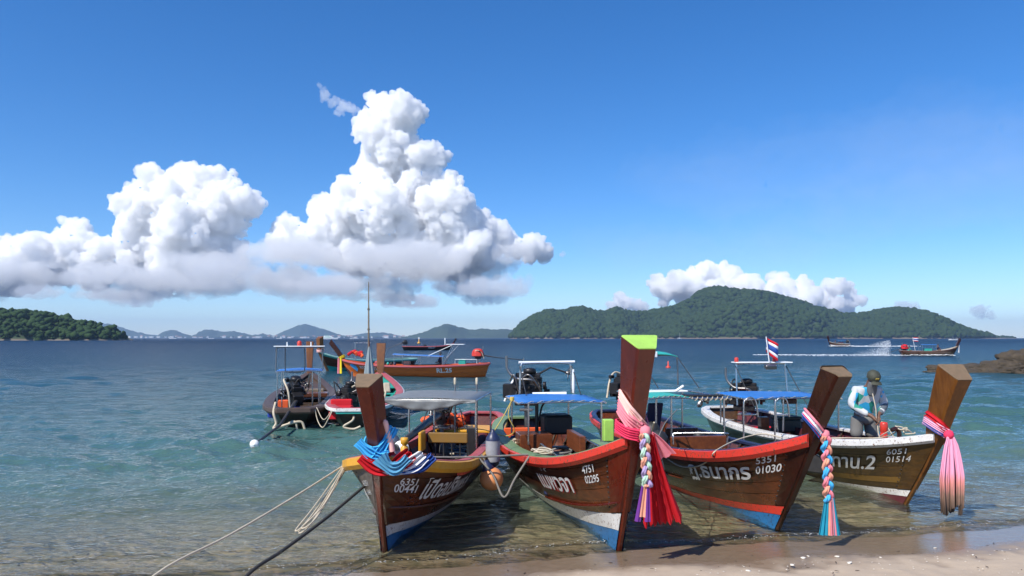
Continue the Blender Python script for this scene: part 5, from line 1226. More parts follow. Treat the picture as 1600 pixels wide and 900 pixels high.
b9 = Boat((-12.6, 152.0), (1, .1), 10.5, .8, 1.45, 'dark low boat moored far out with its tail shaft in the water', GM, beam=1.2, zmid=.75)
b9.hull(strk((0, .4, W_BLACK), (.4, .7, W_BLACK), (.7, 1, W_DARK)), W_BLACK, ns=12); b9.gunwale(PINK, PINK, .12, rubh=.1); b9.prow((.5, 2.2), W_PROW_D, None); b9.floor(W_FLOOR, benches=((.4, .6, .4),))
b9.engine(.6, 0, 1.5, [(-1, 0, 1.1), (-3.6, .1, .05)], size=1.6, seed=51, tail_r=.06); b9.text('กฟล.01', 4.8, .62, .3, 1, LETTER, 1.4, 0, weight=.03, off=.03); b9.text('กฟล.01', 5.2, .62, .3, -1, LETTER, 1.4, 0, weight=.03, off=.03)
panel(b9, 'cargo_bundle', (4.6, 0, .95), (.6, .6, .4), BLACK, None, .05)
b10 = Boat((89.0, 208.0), (-.9, -.42), 8.0, .8, 1.5, 'small far boat speeding left with white spray behind it', 'boats under way', beam=1.1, zmid=.9)
b10.hull(strk((0, .5, WHITE), (.5, .8, W_DARK), (.8, 1, W_DARK)), W_DARK, ns=12); b10.gunwale(WHITE, CREAM, .12, rubh=.1); b10.prow((.5, 2.9), W_PROW_D, None, w0=(.1, .3, .4), w1=(.1, .35, .5)); b10.canopy(2, 5.2, -.8, .8, 1.75, BLUETARP, [(2.1, .7), (2.1, -.7), (5.1, .7), (5.1, -.7)], STEEL); b10.engine(.7, 0, 1.4, [(-1, 0, .8), (-2.6, 0, .0)], size=1.4, seed=52)
panel(b10, 'cargo_bundle', (3.4, 0, 1.05), (1.2, 1.0, .4), RED, None, .05)
b11 = Boat((61.2, 103.5), (1, -.12), 7.6, .7, 1.35, 'brown boat speeding right with a flag and a helmsman in green', 'boats under way', beam=1.05, zmid=.62, zst=.7)
b11.hull(strk((0, .35, W_OLIVE), (.35, .6, W_OLIVE), (.6, .8, W_DARK), (.8, 1, W_DARK)), W_DARK, ns=14); b11.gunwale(CREAM, W_DARK, .14, rubh=.08); b11.prow((.4, 2.25), W_PROW_D, None, w0=(.1, .2, .26), w1=(.1, .3, .4)); b11.floor(W_FLOOR, benches=((.45, .5, .4),), deck=(WHITE, 2.2))
b11.canopy(2.6, 4.6, -.75, .75, 1.55, BLUETARP, [(2.7, .65), (2.7, -.65), (4.5, .65), (4.5, -.65)], STEEL, foot=.5); b11.engine(.6, .1, 1.05, [(-1, 0, .6), (-2.4, 0, 0)], size=1.25, seed=53, cover=REDFAB)
panel(b11, 'cargo_chest', (3.6, 0, .80), (1.0, .8, .45), TEAL, None, .05)
mb = ribbon([b11.P(1, 1) + Vector((.16, 0, .1 - 1.0 * t)) for t in np.linspace(0, 1, 8)], Vector((0, 1, 0)), .3, 2, .05, m=10); T = Thing('prow_cloth', b11, b11.P(1, 1) + Vector((.16, 0, 0)), 'white sash hanging from the prow of the speeding brown boat', 'cloth', 'cloths tied round prows'); T.put(mb, 'sash', WHC)
p = b11.w((2.0, 0, .7)); thai_flag('national_flag', p, 1.9, .8, .55, 'flag flying from a staff on the speeding brown boat', (-.35, 0), .1, .025)
# ------------------------------------------------------------------ ropes, fenders, buoys
def rope(name, pts, r, mat, label, cat='rope', smooth=True, n=6, group='mooring ropes'):
    pts = [Vector(p) for p in pts]; base = pts[0].copy(); P2 = smooth_pts([p - base for p in pts], 6) if smooth else [p - base for p in pts]
    mb = MB(); mb.tube(P2, r, n); o = mb.build(name, mat, None, base); return tag(o, label, cat, group)
tipS = min(np.linspace(.86, .99, 27), key=lambda q: (b1.w(b1.P(q, 1, -1)).x / b1.w(b1.P(q, 1, -1)).y))   # where the bow's rail bulges most
bowL = b1.w(b1.P(tipS, 1, -1, .035)) + Vector((0, 0, -.02))
e1 = at(240, 900, 6.2); g1 = e1 + (e1 - bowL) * .22; g1.z = float(ground_z(g1.x, g1.y)) + .01
rope('mooring_rope', [bowL, bowL.lerp(e1, .35) - Vector((0, 0, .03)), bowL.lerp(e1, .7) - Vector((0, 0, .03)), e1, g1], .011, ROPE, 'long taut cream rope running from the yellow bow to the lower left')
bow2 = b1.w(b1.P(.955, .72, -1, .0)); e2 = at(385, 900, 6.5); g2 = e2 + (e2 - bow2) * .25; g2.z = float(ground_z(g2.x, g2.y)) + .015
rope('mooring_rope', [bow2, bow2.lerp(e2, .4) - Vector((0, 0, .03)), bow2.lerp(e2, .75) - Vector((0, 0, .02)), e2, g2], .017, ROPE_B, 'thick black mooring rope running down from the grey bow side')
for k, (dx, dy, lb) in enumerate(((0, 0, 'cream rope loop hanging from the yellow bow, outermost'), (8, 3, 'cream rope loop hanging from the yellow bow, middle one'), (16, -4, 'cream rope loop hanging from the yellow bow, nearest the hull'))):
    a = bowL + Vector((.012 * k, -.02 * k, .01)); m1 = at(492 + dx, 790 + dy, 8.2); m2 = at(462 + dx * .6, 828 + dy, 7.75); m3 = at(482 + dx * .8, 812 + dy, 7.9); z_ = bowL + Vector((.012 * k, -.03, -.05))
    rope('slack_rope', [a, m1, m2, m3, z_], .008, ROPE, lb)
pa = b1.w(b1.P(.74, 1, 1, .03)); pb_ = b2.w(b2.P(.70, 1, -1, .03))
rope('tie_rope', [pa + Vector((0, 0, .06)), pa + Vector((.22, -.1, -.18)), Vector(((pa.x + pb_.x) / 2 + .0, (pa.y + pb_.y) / 2 - .15, .30)), pb_ + Vector((-.22, -.05, -.25)), pb_ + Vector((-.02, 0, .05))], .016, ROPE_G, 'grey rope drooping between the yellow-railed and red-railed bows')
pa = at(640, 714, 10.0); pb_ = b2.w(b2.P(.68, 1, -1, .02)) + Vector((0, 0, .06))
rope('tie_rope', [pa, pa.lerp(pb_, .5) - Vector((0, 0, .02)), pb_], .015, ROPE_G, 'grey rope stretched level across the grey-tarpaulin boat to its neighbour')
pb_ = b2.w(b2.P(.72, 1, -1, .0)) + Vector((.1, .1, .07)); 
rope('rope_coil', [pb_ + Vector((.14 * math.cos(k * .9) * (1 + .3 * math.sin(k * 2.3)), .12 * math.sin(k * .9), .012 + .012 * (k % 5))) for k in range(22)], .010, ROPE, 'small cream rope coil lying on the green gunwale')
cc = b2.w(b2.loc(806, 700, 12.9)); cc.z = .62
rope('rope_heap', [cc + Vector((.2 * math.cos(k * 1.1) * (1 + .4 * math.sin(k * 1.7)), .2 * math.sin(k * 1.3), .03 * (k % 6))) for k in range(34)], .013, ROPE, 'tangled cream rope heap inside the green-railed stern')
yk = at(800, 625, 12.3); ft = at(772, 674, 11.2)
rope('fender_rope', [yk, yk.lerp(ft, .5) - Vector((0, 0, .02)), ft], .009, ROPE_Y, 'yellow rope from the blue canopy corner down to the grey fender')
rope('fender_rope', [yk + Vector((0, 0, .02)), yk + Vector((-.06, -.05, -.25)), yk + Vector((.04, 0, -.5)), yk + Vector((-.12, .2, -.62)), yk + Vector((-.5, .5, -.55)), yk + Vector((-.95, .9, -.58))], .008, ROPE_Y, 'loose yellow rope loop hanging beside the blue canopy corner')
mb = MB(); [mb.tube([yk + Vector((.03 * math.cos(a), .03 * math.sin(a), .02 * k)) for a in np.linspace(0, 6.2, 10)], .012, 5, closed=True) for k in range(3)]
kn_o = Thing('rope_knot', None, yk, 'yellow rope knot at the corner of the blue canopy', 'knot'); kn_o.put(mb, 'knot', ROPE_Y)
T = Thing('fender', None, at(770, 728, 11.2), 'tall grey cylindrical fender with dark ends between two boats', 'fender'); c0 = T.base
mb = MB(); mb.lathe(c0, [(.105, .07), (.108, .1), (.108, .36), (.105, .39)], 20); T.put(mb, 'body', paint('fender_grey', (.34, .35, .37), .45, .4))
mb = MB(); mb.lathe(c0, [(.108, .385), (.100, .43), (.05, .50), (.028, .52), (.028, .55), (.001, .552)], 20); T.put(mb, 'top_cap', NAVY)
mb = MB(); mb.lathe(c0, [(.001, -.03), (.03, -.02), (.085, .02), (.106, .075)], 20); T.put(mb, 'bottom_cap', NAVY)
mb = MB(); p1_ = b1.w(b1.P(.62, 1, 1, .02)); T.put(MB().tube([c0 + Vector((0, 0, .53)), p1_ + Vector((0, 0, .1))], .008, 6), 'lanyard', ROPE_G)
bc = at(768, 748, 10.6); T = Thing('mooring_buoy', None, bc, 'round orange buoy with dark blue neck hanging between two boats', 'buoy')
mb = MB(); mb.lathe(bc, [(.001, -.165)] + [(.168 * math.cos(a), .165 * math.sin(a)) for a in np.linspace(-1.45, 1.1, 14)], 24, 'z', (0, -.35, 0)); T.put(mb, 'ball', paint('buoy_orange', (.72, .27, .09), .45, .3, (.4, .25, .15)))
mb = MB(); mb.lathe(bc, [(.085, .135), (.095, .145), (.06, .20), (.035, .27), (.001, .28)], 18, 'z', (0, -.35, 0)); T.put(mb, 'neck', NAVY)
T.put(MB().tube(smooth_pts([bc + Vector((-.09, 0, .25)), bc + Vector((-.14, .05, .33)), b1.w(b1.P(.70, 1, 1, .02))], 5), .010, 6), 'lanyard', ROPE_G)
# boat 3 white rope along its side, boat 4 ropes
s3 = lambda a, u, off=.03: b3.w(b3.P(1 - a / b3.L, u, -1, off))
rope('bow_rope', [at(1022, 660, 9.6), s3(3.4, 1.02), s3(2.9, .86), s3(2.5, .76), s3(2.0, .80), s3(1.6, .94), s3(1.45, 1.04), at(1150, 688, 11.2), at(1190, 678, 11.6), at(1222, 684, 11.2)], .011, ROPE, 'white rope looped over the red rail and hanging down its hull side')
kk = b2.w(b2.path[6][0] + Vector((.05, .12, .0)))
rope('bow_rope', [at(1058, 640, 12.3), at(1040, 660, 10.2), at(1024, 690, 8.6), kk], .008, ROPE_G, 'thin rope from the pink scarf up to the teal canopy frame')
rope('bow_rope', [kk, at(1030, 710, 8.7), at(1037, 735, 8.8), at(1034, 790, 8.9)], .010, ROPE_G, 'grey rope hanging down beside the red drape')
s4 = lambda a, u, off=.03: b4.w(b4.P(1 - a / b4.L, u, -1, off))
for k, lb in enumerate(('cream double rope sagging along the white-railed hull, upper strand', 'cream double rope sagging along the white-railed hull, lower strand')):
    rope('bow_rope', [b4.w(b4.loc(1405, 672, 11.6)), b4.w(b4.loc(1375, 684, 11.9)), s4(1.75, 1.07), s4(1.95, .92 - .03 * k), s4(2.25, .78 - .04 * k), s4(2.65, .72 - .04 * k), s4(3.2, .74 - .03 * k)], .010, ROPE, lb)
rope('rope_coil', [b4.w(b4.loc(1404, 668, 11.6)) + Vector((.07 * math.cos(k * 1.0) + .01 * k, .06 * math.sin(k), .012 * (k % 4) - .006 * k)) for k in range(20)], .010, ROPE, 'cream rope turns round the wooden cleat by the white rail')
s5 = b5.w((.1, -.55, .56)); s6 = b6.w((.1, .55, .58))
rope('tie_rope', [s5, s5 + Vector((.12, -.1, -.35)), s5.lerp(s6, .5) + Vector((0, -.1, -.50)), s6 + Vector((-.1, -.1, -.25)), s6], .014, ROPE, 'cream rope drooping between the two boats seen from the stern, lower one')
rope('tie_rope', [s5 + Vector((.05, 0, .03)), s5.lerp(s6, .5) + Vector((0, 0, -.30)), s6 + Vector((0, 0, .02))], .012, ROPE, 'cream rope drooping between the two boats seen from the stern, upper one')
# life jackets in boat 1's stern
pj = b1.w((b1.loc(695, 656, 14.8))); pj.z = .74
T = Thing('life_jacket_pile', None, pj, 'orange life jackets piled under a black net in the yellow stern', 'life jackets')
rg = random.Random(3)
for k in range(10):
    mb = MB(); mb.box(pj + Vector((rg.uniform(-.38, .38), rg.uniform(-.25, .25), .07 + rg.uniform(0, .2) * (1 - abs(k - 5) / 8))), (.30, .22, .12), (rg.uniform(-.4, .4), rg.uniform(-.4, .4), rg.uniform(0, 3)), .04); T.put(mb, 'life_jacket', ORANGE)
for k in range(7):
    x = -.42 + .14 * k; mb = MB(); mb.tube(smooth_pts([pj + Vector((x, -.38, 0)), pj + Vector((x * .8, -.2, .3)), pj + Vector((x * .7, .1, .33)), pj + Vector((x, .36, 0))], 5), .012, 5); T.put(mb, 'net_cord', BLACK)

# ------------------------------------------------------------------ the man on boat 4
def skin(name, joints, edges, mat, parent, sub=2, root=0):
    me = bpy.data.meshes.new(name); me.from_pydata([j[:3] for j in joints], edges, [])
    o = bpy.data.objects.new(name, me); col.objects.link(o)
    o.modifiers.new('s', 'SKIN'); sv = me.skin_vertices[0].data
    for i, j in enumerate(joints):
        r = j[3]; sv[i].radius = (r if not isinstance(r, tuple) else r[0], r if not isinstance(r, tuple) else r[1]); sv[i].use_root = (i == root)
    ms = o.modifiers.new('d', 'SUBSURF'); ms.levels = sub; ms.render_levels = sub
    dg = bpy.context.evaluated_depsgraph_get(); m2 = bpy.data.meshes.new_from_object(o.evaluated_get(dg)); bpy.data.objects.remove(o)
    for p in m2.polygons: p.use_smooth = True
    m2.name = name; m2.materials.clear(); return link(name, m2, mat, parent)
SKIN = paint('skin', (0.16, 0.075, 0.042), 0.5, 0.1, (0.10, 0.05, 0.03))
def shirt_mat():
    m, n, l, b = new_mat('patterned_shirt'); tc = n.new('ShaderNodeTexCoord').outputs['Object']
    v = n.new('ShaderNodeTexVoronoi'); v.inputs['Scale'].default_value = 7.5; v.inputs['Randomness'].default_value = 1.0; l.new(tc, v.inputs['Vector'])
    sp = n.new('ShaderNodeSeparateColor'); l.new(v.outputs['Color'], sp.inputs[0])
    r = ramp(n, [(0, (.50, .52, .53)), (.36, (.50, .52, .53)), (.37, (.03, .42, .72)), (.56, (.03, .42, .72)), (.57, (.02, .26, .19)), (.75, (.02, .22, .17)), (.76, (.10, .12, .14)), (.86, (.10, .12, .14)), (.87, (.56, .58, .58))], 'CONSTANT'); l.new(sp.outputs[0], r.inputs[0])
    l.new(r.outputs[0], b.inputs['Base Color']); b.inputs['Roughness'].default_value = .8
    w = noise_node(n, l, mapping(n, l, tc, (1, 1, .5)), 14, 3); l.new(bump(n, l, w.outputs[0], .5, .02), b.inputs['Normal']); return m
pz = .20
pw = at(1349, 690, 13.0)
man = empty('person', (pw.x, pw.y, pz), .06, 'person in a camouflage cap, patterned long-sleeved shirt and grey shorts, handling a rope', 'person')
body = [(0, 0, .92, (.13, .10)), (0, 0, 1.08, (.13, .095)), (0, -.11, 1.29, (.155, .105)), (0, -.19, 1.42, .065), (0, -.25, 1.49, (.075, .085)), (0, -.30, 1.56, (.078, .095)), (0, -.31, 1.64, (.05, .06)),
        (.19, -.12, 1.36, .065), (.285, -.14, 1.11, .046), (.06, -.36, .955, .032), (-.19, -.12, 1.36, .065), (-.285, -.14, 1.11, .046), (-.05, -.37, .94, .032),
        (.10, 0, .86, .085), (.135, -.04, .48, .062), (.14, .03, .10, .042), (.15, -.12, .035, .04), (-.10, 0, .86, .085), (-.135, -.04, .48, .062), (-.14, .03, .10, .042), (-.16, -.12, .035, .04)]
ed = [(0, 1), (1, 2), (2, 3), (3, 4), (4, 5), (5, 6), (2, 7), (7, 8), (8, 9), (2, 10), (10, 11), (11, 12), (0, 13), (13, 14), (14, 15), (15, 16), (0, 17), (17, 18), (18, 19), (19, 20)]
for s, w in ((1, 9), (-1, 12)):
    wx, wy, wz = body[w][:3]; i0 = len(body); body.append((wx - s * .025, wy - .04, wz - .045, (.034, .02))); ed.append((w, i0))
    for k, ln in enumerate((.055, .065, .06, .045)):
        i1 = len(body); yy = wy - .03 - .018 * k
        body.append((wx - s * .035, yy, wz - .075, .009)); body.append((wx - s * .05, yy - .01, wz - .075 - ln * .5, .0085)); body.append((wx - s * .03, yy - .005, wz - .075 - ln, .007)); ed += [(i0, i1), (i1, i1 + 1), (i1 + 1, i1 + 2)]
    i1 = len(body); body.append((wx - s * .01, wy - .075, wz - .04, .011)); body.append((wx - s * .03, wy - .095, wz - .075, .009)); ed += [(i0, i1), (i1, i1 + 1)]
skin('body', body, ed, SKIN, man)
sh = [(0, .0, .86, (.165, .13)), (0, 0, 1.0, (.165, .125)), (0, -.11, 1.27, (.185, .135)), (0, -.175, 1.40, (.085, .085)), (.195, -.12, 1.355, .095), (.295, -.14, 1.11, .072), (.10, -.33, .975, .050), (-.195, -.12, 1.355, .095), (-.295, -.14, 1.11, .072), (-.09, -.34, .96, .050)]
skin('shirt', sh, [(0, 1), (1, 2), (2, 3), (2, 4), (4, 5), (5, 6), (2, 7), (7, 8), (8, 9)], shirt_mat(), man)
GREYC = fab('grey_shorts', (.17, .165, .155))
skin('shorts', [(0, 0, .93, (.158, .122)), (.11, 0, .84, (.115, .115)), (.14, -.03, .53, (.108, .105)), (-.11, 0, .84, (.115, .115)), (-.14, -.03, .53, (.108, .105))], [(0, 1), (1, 2), (0, 3), (3, 4)], GREYC, man)
CAMO = paint('camouflage_cap', (.05, .055, .035), .7, .8, (.012, .012, .010), 0, 30)
mb = MB(); hc = Vector((0, -.315, 1.59)); Rc = Euler((.55, 0, 0)).to_matrix()
mb.loft([[hc + Rc @ Vector((math.cos(a) * .102 * r, math.sin(a) * .118 * r, z)) for a in np.linspace(0, 6.283, 25)[:-1]] for z, r in ((-.02, 1.0), (.02, 1.02), (.055, .95), (.085, .75), (.102, .45), (.108, .1))], True, True, True); cap = mb.build('cap', CAMO, man)
mb = MB(); mb.loft([[hc + Rc @ Vector((x * .085, -.105 - d_ * (1 - .45 * abs(x) ** 2), -.018 - .02 * x * x - .15 * d_ + t)) for x in np.linspace(-1, 1, 9)] for d_, t in ((0, 0), (.05, 0), (.095, 0), (.095, .006), (.05, .006), (0, .006))], False, False, True); mb.build('brim', CAMO, cap)
mb = MB(); mb.box(hc + Rc @ Vector((0, -.118, .035)), (.06, .01, .03), (.55, 0, 0), .004); mb.build('badge', paint('gold_badge', (.5, .36, .05), .4), cap)
GAIT = fab('grey_face_scarf', (.13, .135, .14)); skin('face_scarf', [(0, -.335, 1.535, (.080, .075)), (0, -.29, 1.46, (.082, .08)), (0, -.26, 1.37, (.095, .06)), (0, -.27, 1.25, (.06, .03))], [(0, 1), (1, 2), (2, 3)], GAIT, man)
for s in (1, -1): MB().lathe((s * .035, -.405, 1.56), [(.001, -.008), (.011, -.004), (.012, .004), (.001, .008)], 8, 'y').build('sunglass_lens', BLACK, cap)
for s in (1, -1): mb = MB(); mb.box((s * .15, -.06, .03), (.10, .27, .045), (0, 0, s * .08), .02); mb.build('sandal', BLACK, man)
hd = man.matrix_world
mw = Matrix.Translation((pw.x, pw.y, pz)) @ Matrix.Rotation(.06, 4, 'Z')
man.scale = (1.03, 1.03, 1.03)
h0 = mw @ Vector((.0, -.43, .91))
rope('hand_rope', [h0 + Vector((-.05, .05, .45)), h0 + Vector((-.02, .0, .2)), h0, h0 + Vector((.07, -.04, -.18)), h0 + Vector((.18, -.12, -.36)), h0 + Vector((.10, -.2, -.45)), h0 + Vector((-.01, -.1, -.26)), h0 + Vector((.03, .0, -.02)), h0 + Vector((.14, -.06, -.1)), h0 + Vector((.22, -.25, -.40)), b4.w(b4.loc(1375, 684, 12.0)), b4.w(b4.loc(1404, 666, 11.6))], .009, ROPE, 'pale rope looped in the hands of the person on the boat')
# small figures on the far boats
def figure(at_, rz, h, shirt, low, label, sit=True):
    r = empty('person', at_, rz, label, 'person'); k = h
    J = [(0, 0, .0 if sit else .9, .13), (0, 0, .25 if sit else 1.12, .12), (.02, 0, .48 if sit else 1.36, .14), (.03, 0, .62 if sit else 1.48, .055), (.05, 0, .76 if sit else 1.62, .10), (.05, .2, .45 if sit else 1.34, .06), (.18, .26, .22 if sit else 1.12, .045), (.36, .2, .18 if sit else 1.1, .04), (.05, -.2, .45 if sit else 1.34, .06), (.18, -.26, .22 if sit else 1.12, .045), (.36, -.2, .18 if sit else 1.1, .04)]
    E = [(0, 1), (1, 2), (2, 3), (3, 4), (2, 5), (5, 6), (6, 7), (2, 8), (8, 9), (9, 10)]
    for s in (1, -1):
        i = len(J); J += [(.38, s * .14, .04, .08), (.42, s * .14, -.35, .055), (.5, s * .14, -.38, .04)] if sit else [(.03, s * .1, .5, .07), (0, s * .1, .06, .05), (.1, s * .1, .03, .04)]; E += [(0, i), (i, i + 1), (i + 1, i + 2)]
    skin('body', J, E, low, r, 1)
    t = .0 if sit else .88
    skin('shirt', [(0, 0, t + .05, .15), (0, 0, t + .25, .145), (.02, 0, t + .48, .165), (.05, .2, t + .45, .08), (.16, .25, t + .25, .07), (.05, -.2, t + .45, .08), (.16, -.25, t + .25, .07)], [(0, 1), (1, 2), (2, 3), (3, 4), (2, 5), (5, 6)], shirt, r, 1)
    mb = MB(); z = .76 if sit else 1.62; mb.loft([[(.05 + math.cos(a) * .115 * q, math.sin(a) * .11 * q, z + zz) for a in np.linspace(0, 6.283, 13)[:-1]] for zz, q in ((.0, 1), (.06, .98), (.10, .7), (.12, .1))], True, True, True); mb.build('hat', BLACK, r)
figure(b8.w((3.15, .1, .72)), b8.rz, 1, NAVY, SKIN, 'person in dark blue sitting in the side-on orange boat')
figure(b11.w((1.15, 0, .55)), b11.rz, 1, TEAL, SKIN, 'helmsman in green sitting at the stern of the speeding brown boat')
figure(b11.w((4.95, 0, .80)), b11.rz, 1, NAVY, SKIN, 'person in dark blue sitting amidships in the speeding brown boat')
figure(b10.w((5.4, 0, 1.0)), b10.rz, 1, NAVY, SKIN, 'person sitting forward in the small far speeding boat')

# ------------------------------------------------------------------ rocks at the right
rock_m, n, l, b_ = new_mat('rock'); pos = n.new('ShaderNodeNewGeometry').outputs['Position']
a_ = noise_node(n, l, pos, 1.6, 8, .7); g_ = noise_node(n, l, mapping(n, l, pos, (1, 1, 2.5)), 6, 6, .7)
r_ = ramp(n, [(.3, (.022, .016, .011)), (.5, (.065, .046, .028)), (.72, (.14, .10, .06))]); l.new(a_.outputs[0], r_.inputs[0])
cc_ = mixc(n, l, math_node(n, l, 'MULTIPLY', g_.outputs[0], .8), r_.outputs[0], (.075, .062, .042)); l.new(cc_, b_.inputs['Base Color']); b_.inputs['Roughness'].default_value = .85; l.new(bump(n, l, g_.outputs[0], 1.0, .12), b_.inputs['Normal'])
def rock(c, r, label, seed, sub=5, squash=.5):
    iv, iff = ico(sub); d = iv.copy(); ax = np.array([r[0], r[1], r[2]])
    p = iv * ax; k = 1 + .30 * fbm(iv * 1.3 + seed, 4, seed) + .13 * np.abs(fbm(iv * 4 + seed, 4, seed + 3)) - .10 * np.abs(fbm(iv * 2.6 + 9 + seed, 3, seed + 5))
    p = p * k[:, None]; o = link('rock', np_mesh('rock', p, iff), rock_m); o.location = c; return tag(o, label, 'rock', 'shore rocks')
rock((33.6, 55, .0), (2.7, 1.6, .52), 'low flat brown rock, the tip of the rocky shelf', 3); rock((35.6, 54.4, .05), (2.1, 1.6, .72), 'lumpy brown rock in the middle of the rocky shelf', 5)
rock((38.3, 55, .3), (2.2, 2.0, 1.15), 'big rounded grey-brown boulder at the right edge', 8); rock((36.9, 53.2, -.05), (1.1, 1.0, .5), 'small cracked rock at the foot of the big boulder', 11); rock((42.5, 56, .4), (3, 3, 1.5), 'large boulder beyond the right edge of the shelf', 14)
rock((31.9, 54.4, -.1), (1.8, .8, .22), 'thin dark rock ledge just above the water', 17)

# ------------------------------------------------------------------ far shore: town, yachts, sails
hw = paint('house_white', (.78, .77, .74), .6, .1); hr = paint('house_roof', (.35, .20, .15), .7, .2); hg = paint('house_glass', (.05, .07, .09), .2, .1)
def house_mesh(w, d, h, flat):
    mb = MB(); mb.box((0, 0, h / 2), (w, d, h)); wall = mb.mesh('wall')
    r = MB()
    if flat: r.box((0, 0, h + h * .05), (w * 1.05, d * 1.05, h * .1))
    else: r.add([(-w * .54, -d * .54, h), (w * .54, -d * .54, h), (w * .54, d * .54, h), (-w * .54, d * .54, h), (-w * .54, 0, h * 1.45), (w * .54, 0, h * 1.45)], [(0, 1, 5, 4), (2, 3, 4, 5), (1, 2, 5), (3, 0, 4), (3, 2, 1, 0)])
    g = MB(); nw = max(2, int(w / 6))
    for k in range(nw): g.box((-w / 2 + (k + .5) * w / nw, -d / 2 - .02, h * .55), (w / nw * .5, .1, h * .35))
    return wall, r.mesh('roof'), g.mesh('window_band')
rg = random.Random(12); HM = []
for k in range(5):
    a = house_mesh(rg.uniform(16, 44), 16, rg.uniform(7, 20), k % 2 == 0)
    a[0].materials.append(hw); a[1].materials.append(hr if k % 2 else hw); a[2].materials.append(hg); HM.append(a)
for k in range(62):
    px = 196 + (645 - 196) * (k / 61) + rg.uniform(-4, 4); Y = rg.uniform(6600, 7400)
    o = empty('house', (((px - 800) / FPX) * Y, Y, rg.uniform(.5, 3)), rg.uniform(-.3, .3), 'small pale building on the far shoreline below the blue hills', 'house', 'far shore town')
    w, r, g = HM[rg.randrange(5)]; link('wall', w, None, o); link('roof', r, None, o); link('window', g, None, o)
def shore_strip(x0, x1, Y, d, name):
    mb = MB(); N = 40; mb.loft([[Vector((x0 + (x1 - x0) * i / N, Y - d * (1 + .3 * math.sin(i * 1.3)), -.5)), Vector((x0 + (x1 - x0) * i / N, Y - d * .5, 2.0)), Vector((x0 + (x1 - x0) * i / N, Y + d, 2.5))] for i in range(N + 1)], False, False)
    tag(mb.build(name, far_leaf), kind='structure')
shore_strip((150 - 800) / FPX * 7000, (720 - 800) / FPX * 7000, 7100, 500, 'far_shore')
FW = [((px - 800) / FPX * 6500, 6500 + rg.uniform(-200, 200)) for px in np.linspace(198, 650, 420) + np.random.default_rng(2).normal(0, 3, 420)]
iv, iff = ico(1); V = []; F = []; o_ = 0
for x, y in FW: s = rg.uniform(4, 13); V.append(iv * np.array([s * 1.3, s, s]) * (1 + np.random.default_rng(o_).uniform(-.2, .2, (len(iv), 1))) + np.array([x, y + 700, 3 + s * .5])); F.append(iff + o_); o_ += len(iv)
tag(link('shore_trees', np_mesh('shore_trees', np.concatenate(V), np.concatenate(F), False), far_leaf), 'belt of hazy trees along the far shoreline behind the buildings', 'trees', kind='stuff')
def yacht(px, py, Y, L, label, trim, decks=3, rz=0.0):
    p = at(px, py, Y); r = empty('motor_yacht', (p.x, p.y, 0), rz, label, 'yacht', 'white motor boats')
    mb = MB(); mb.loft([[Vector((x * L, w * L * .11 * s, z * L)) for s, z in ((-1, zt), (-.8, 0), (.8, 0), (1, zt))] for x, w, zt in ((-.5, .8, .06), (-.2, 1, .065), (.2, .9, .075), (.4, .5, .09), (.52, .05, .10))], True, True, False); mb.build('hull', WHITESH, r)
    for k in range(decks):
        z0 = .065 + .05 * k; a, c = -.42 + .07 * k, .30 - .10 * k; mb = MB(); mb.loft([[Vector((x * L, s * L * (.09 - .012 * k), z)) for s, z in ((-1, z0 * L), (-.9, (z0 + .045) * L), (.9, (z0 + .045) * L), (1, z0 * L))] for x in (a, c - .04)] + [[Vector((c * L, s * L * .07, z)) for s, z in ((-1, z0 * L), (-.9, (z0 + .01) * L), (.9, (z0 + .01) * L), (1, z0 * L))]], True, True, False); mb.build('deckhouse', WHITESH, r)
        mb = MB(); mb.box(((a + c) / 2 * L, -L * (.092 - .012 * k), (z0 + .025) * L), ((c - a) * .7 * L, .05 * L * .1, .018 * L)); mb.build('window_band', trim, r)
    MB().tube([(-.1 * L, 0, .2 * L), (-.14 * L, 0, .32 * L)], .006 * L, 6).build('mast', trim if decks > 2 else WHITESH, r)
yacht(514, 530, 1450, 33, 'large white motor yacht with green trim on the horizon', paint('yacht_green', (.05, .35, .25), .4))
yacht(1491, 531.5, 830, 12, 'white motor boat near the small islet at the right', hg, 1); yacht(553, 529.5, 1900, 22, 'low white boat on the horizon right of the large yacht', hg, 1, .2)
yacht(270, 529.3, 2200, 20, 'white boat on the horizon left of the dark moored boat', hg, 1); yacht(330, 529.4, 2100, 16, 'small white boat on the horizon further from the headland', hg, 1); yacht(436, 529.4, 2050, 15, 'small white boat on the horizon above the black boat', hg, 1)
p = at(1062, 529.6, 1800); r = empty('sailing_boat', (p.x, p.y, 0), .3, 'small sailing boat with bare white mast before the island', 'sailboat')
MB().loft([[Vector((x, s * w, z)) for s, z in ((-1, 1.2), (-.6, 0), (.6, 0), (1, 1.2))] for x, w in ((-6, 1.2), (-2, 1.8), (2, 1.6), (5, .7), (6.5, .05))], True, True, False).build('hull', WHITESH, r); MB().box((-.5, 0, 1.6), (4, 1.8, .9), None, .2).build('cabin', WHITESH, r); MB().tube([(.3, 0, 1.2), (.3, 0, 15)], .16, 6).build('mast', WHITESH, r); MB().tube([(.3, 0, 2.8), (-4.6, 0, 2.8)], .28, 6).build('furled_sail', WHITESH, r)
p = at(438 / 1600 * 200 + 600 - .2, 536, 330); r = empty('channel_buoy', (p.x, p.y, 0), 0, 'small white and yellow marker buoy beyond the far moored boat', 'buoy'); MB().lathe((0, 0, 0), [(.001, -.3), (.7, -.1), (.7, .5), (.2, .8), (.12, 2.0), (.001, 2.1)], 12).build('float', YELLOW, r); MB().box((0, 0, 2.4), (.5, .1, .8), None, .02).build('topmark', WHITESH, r)
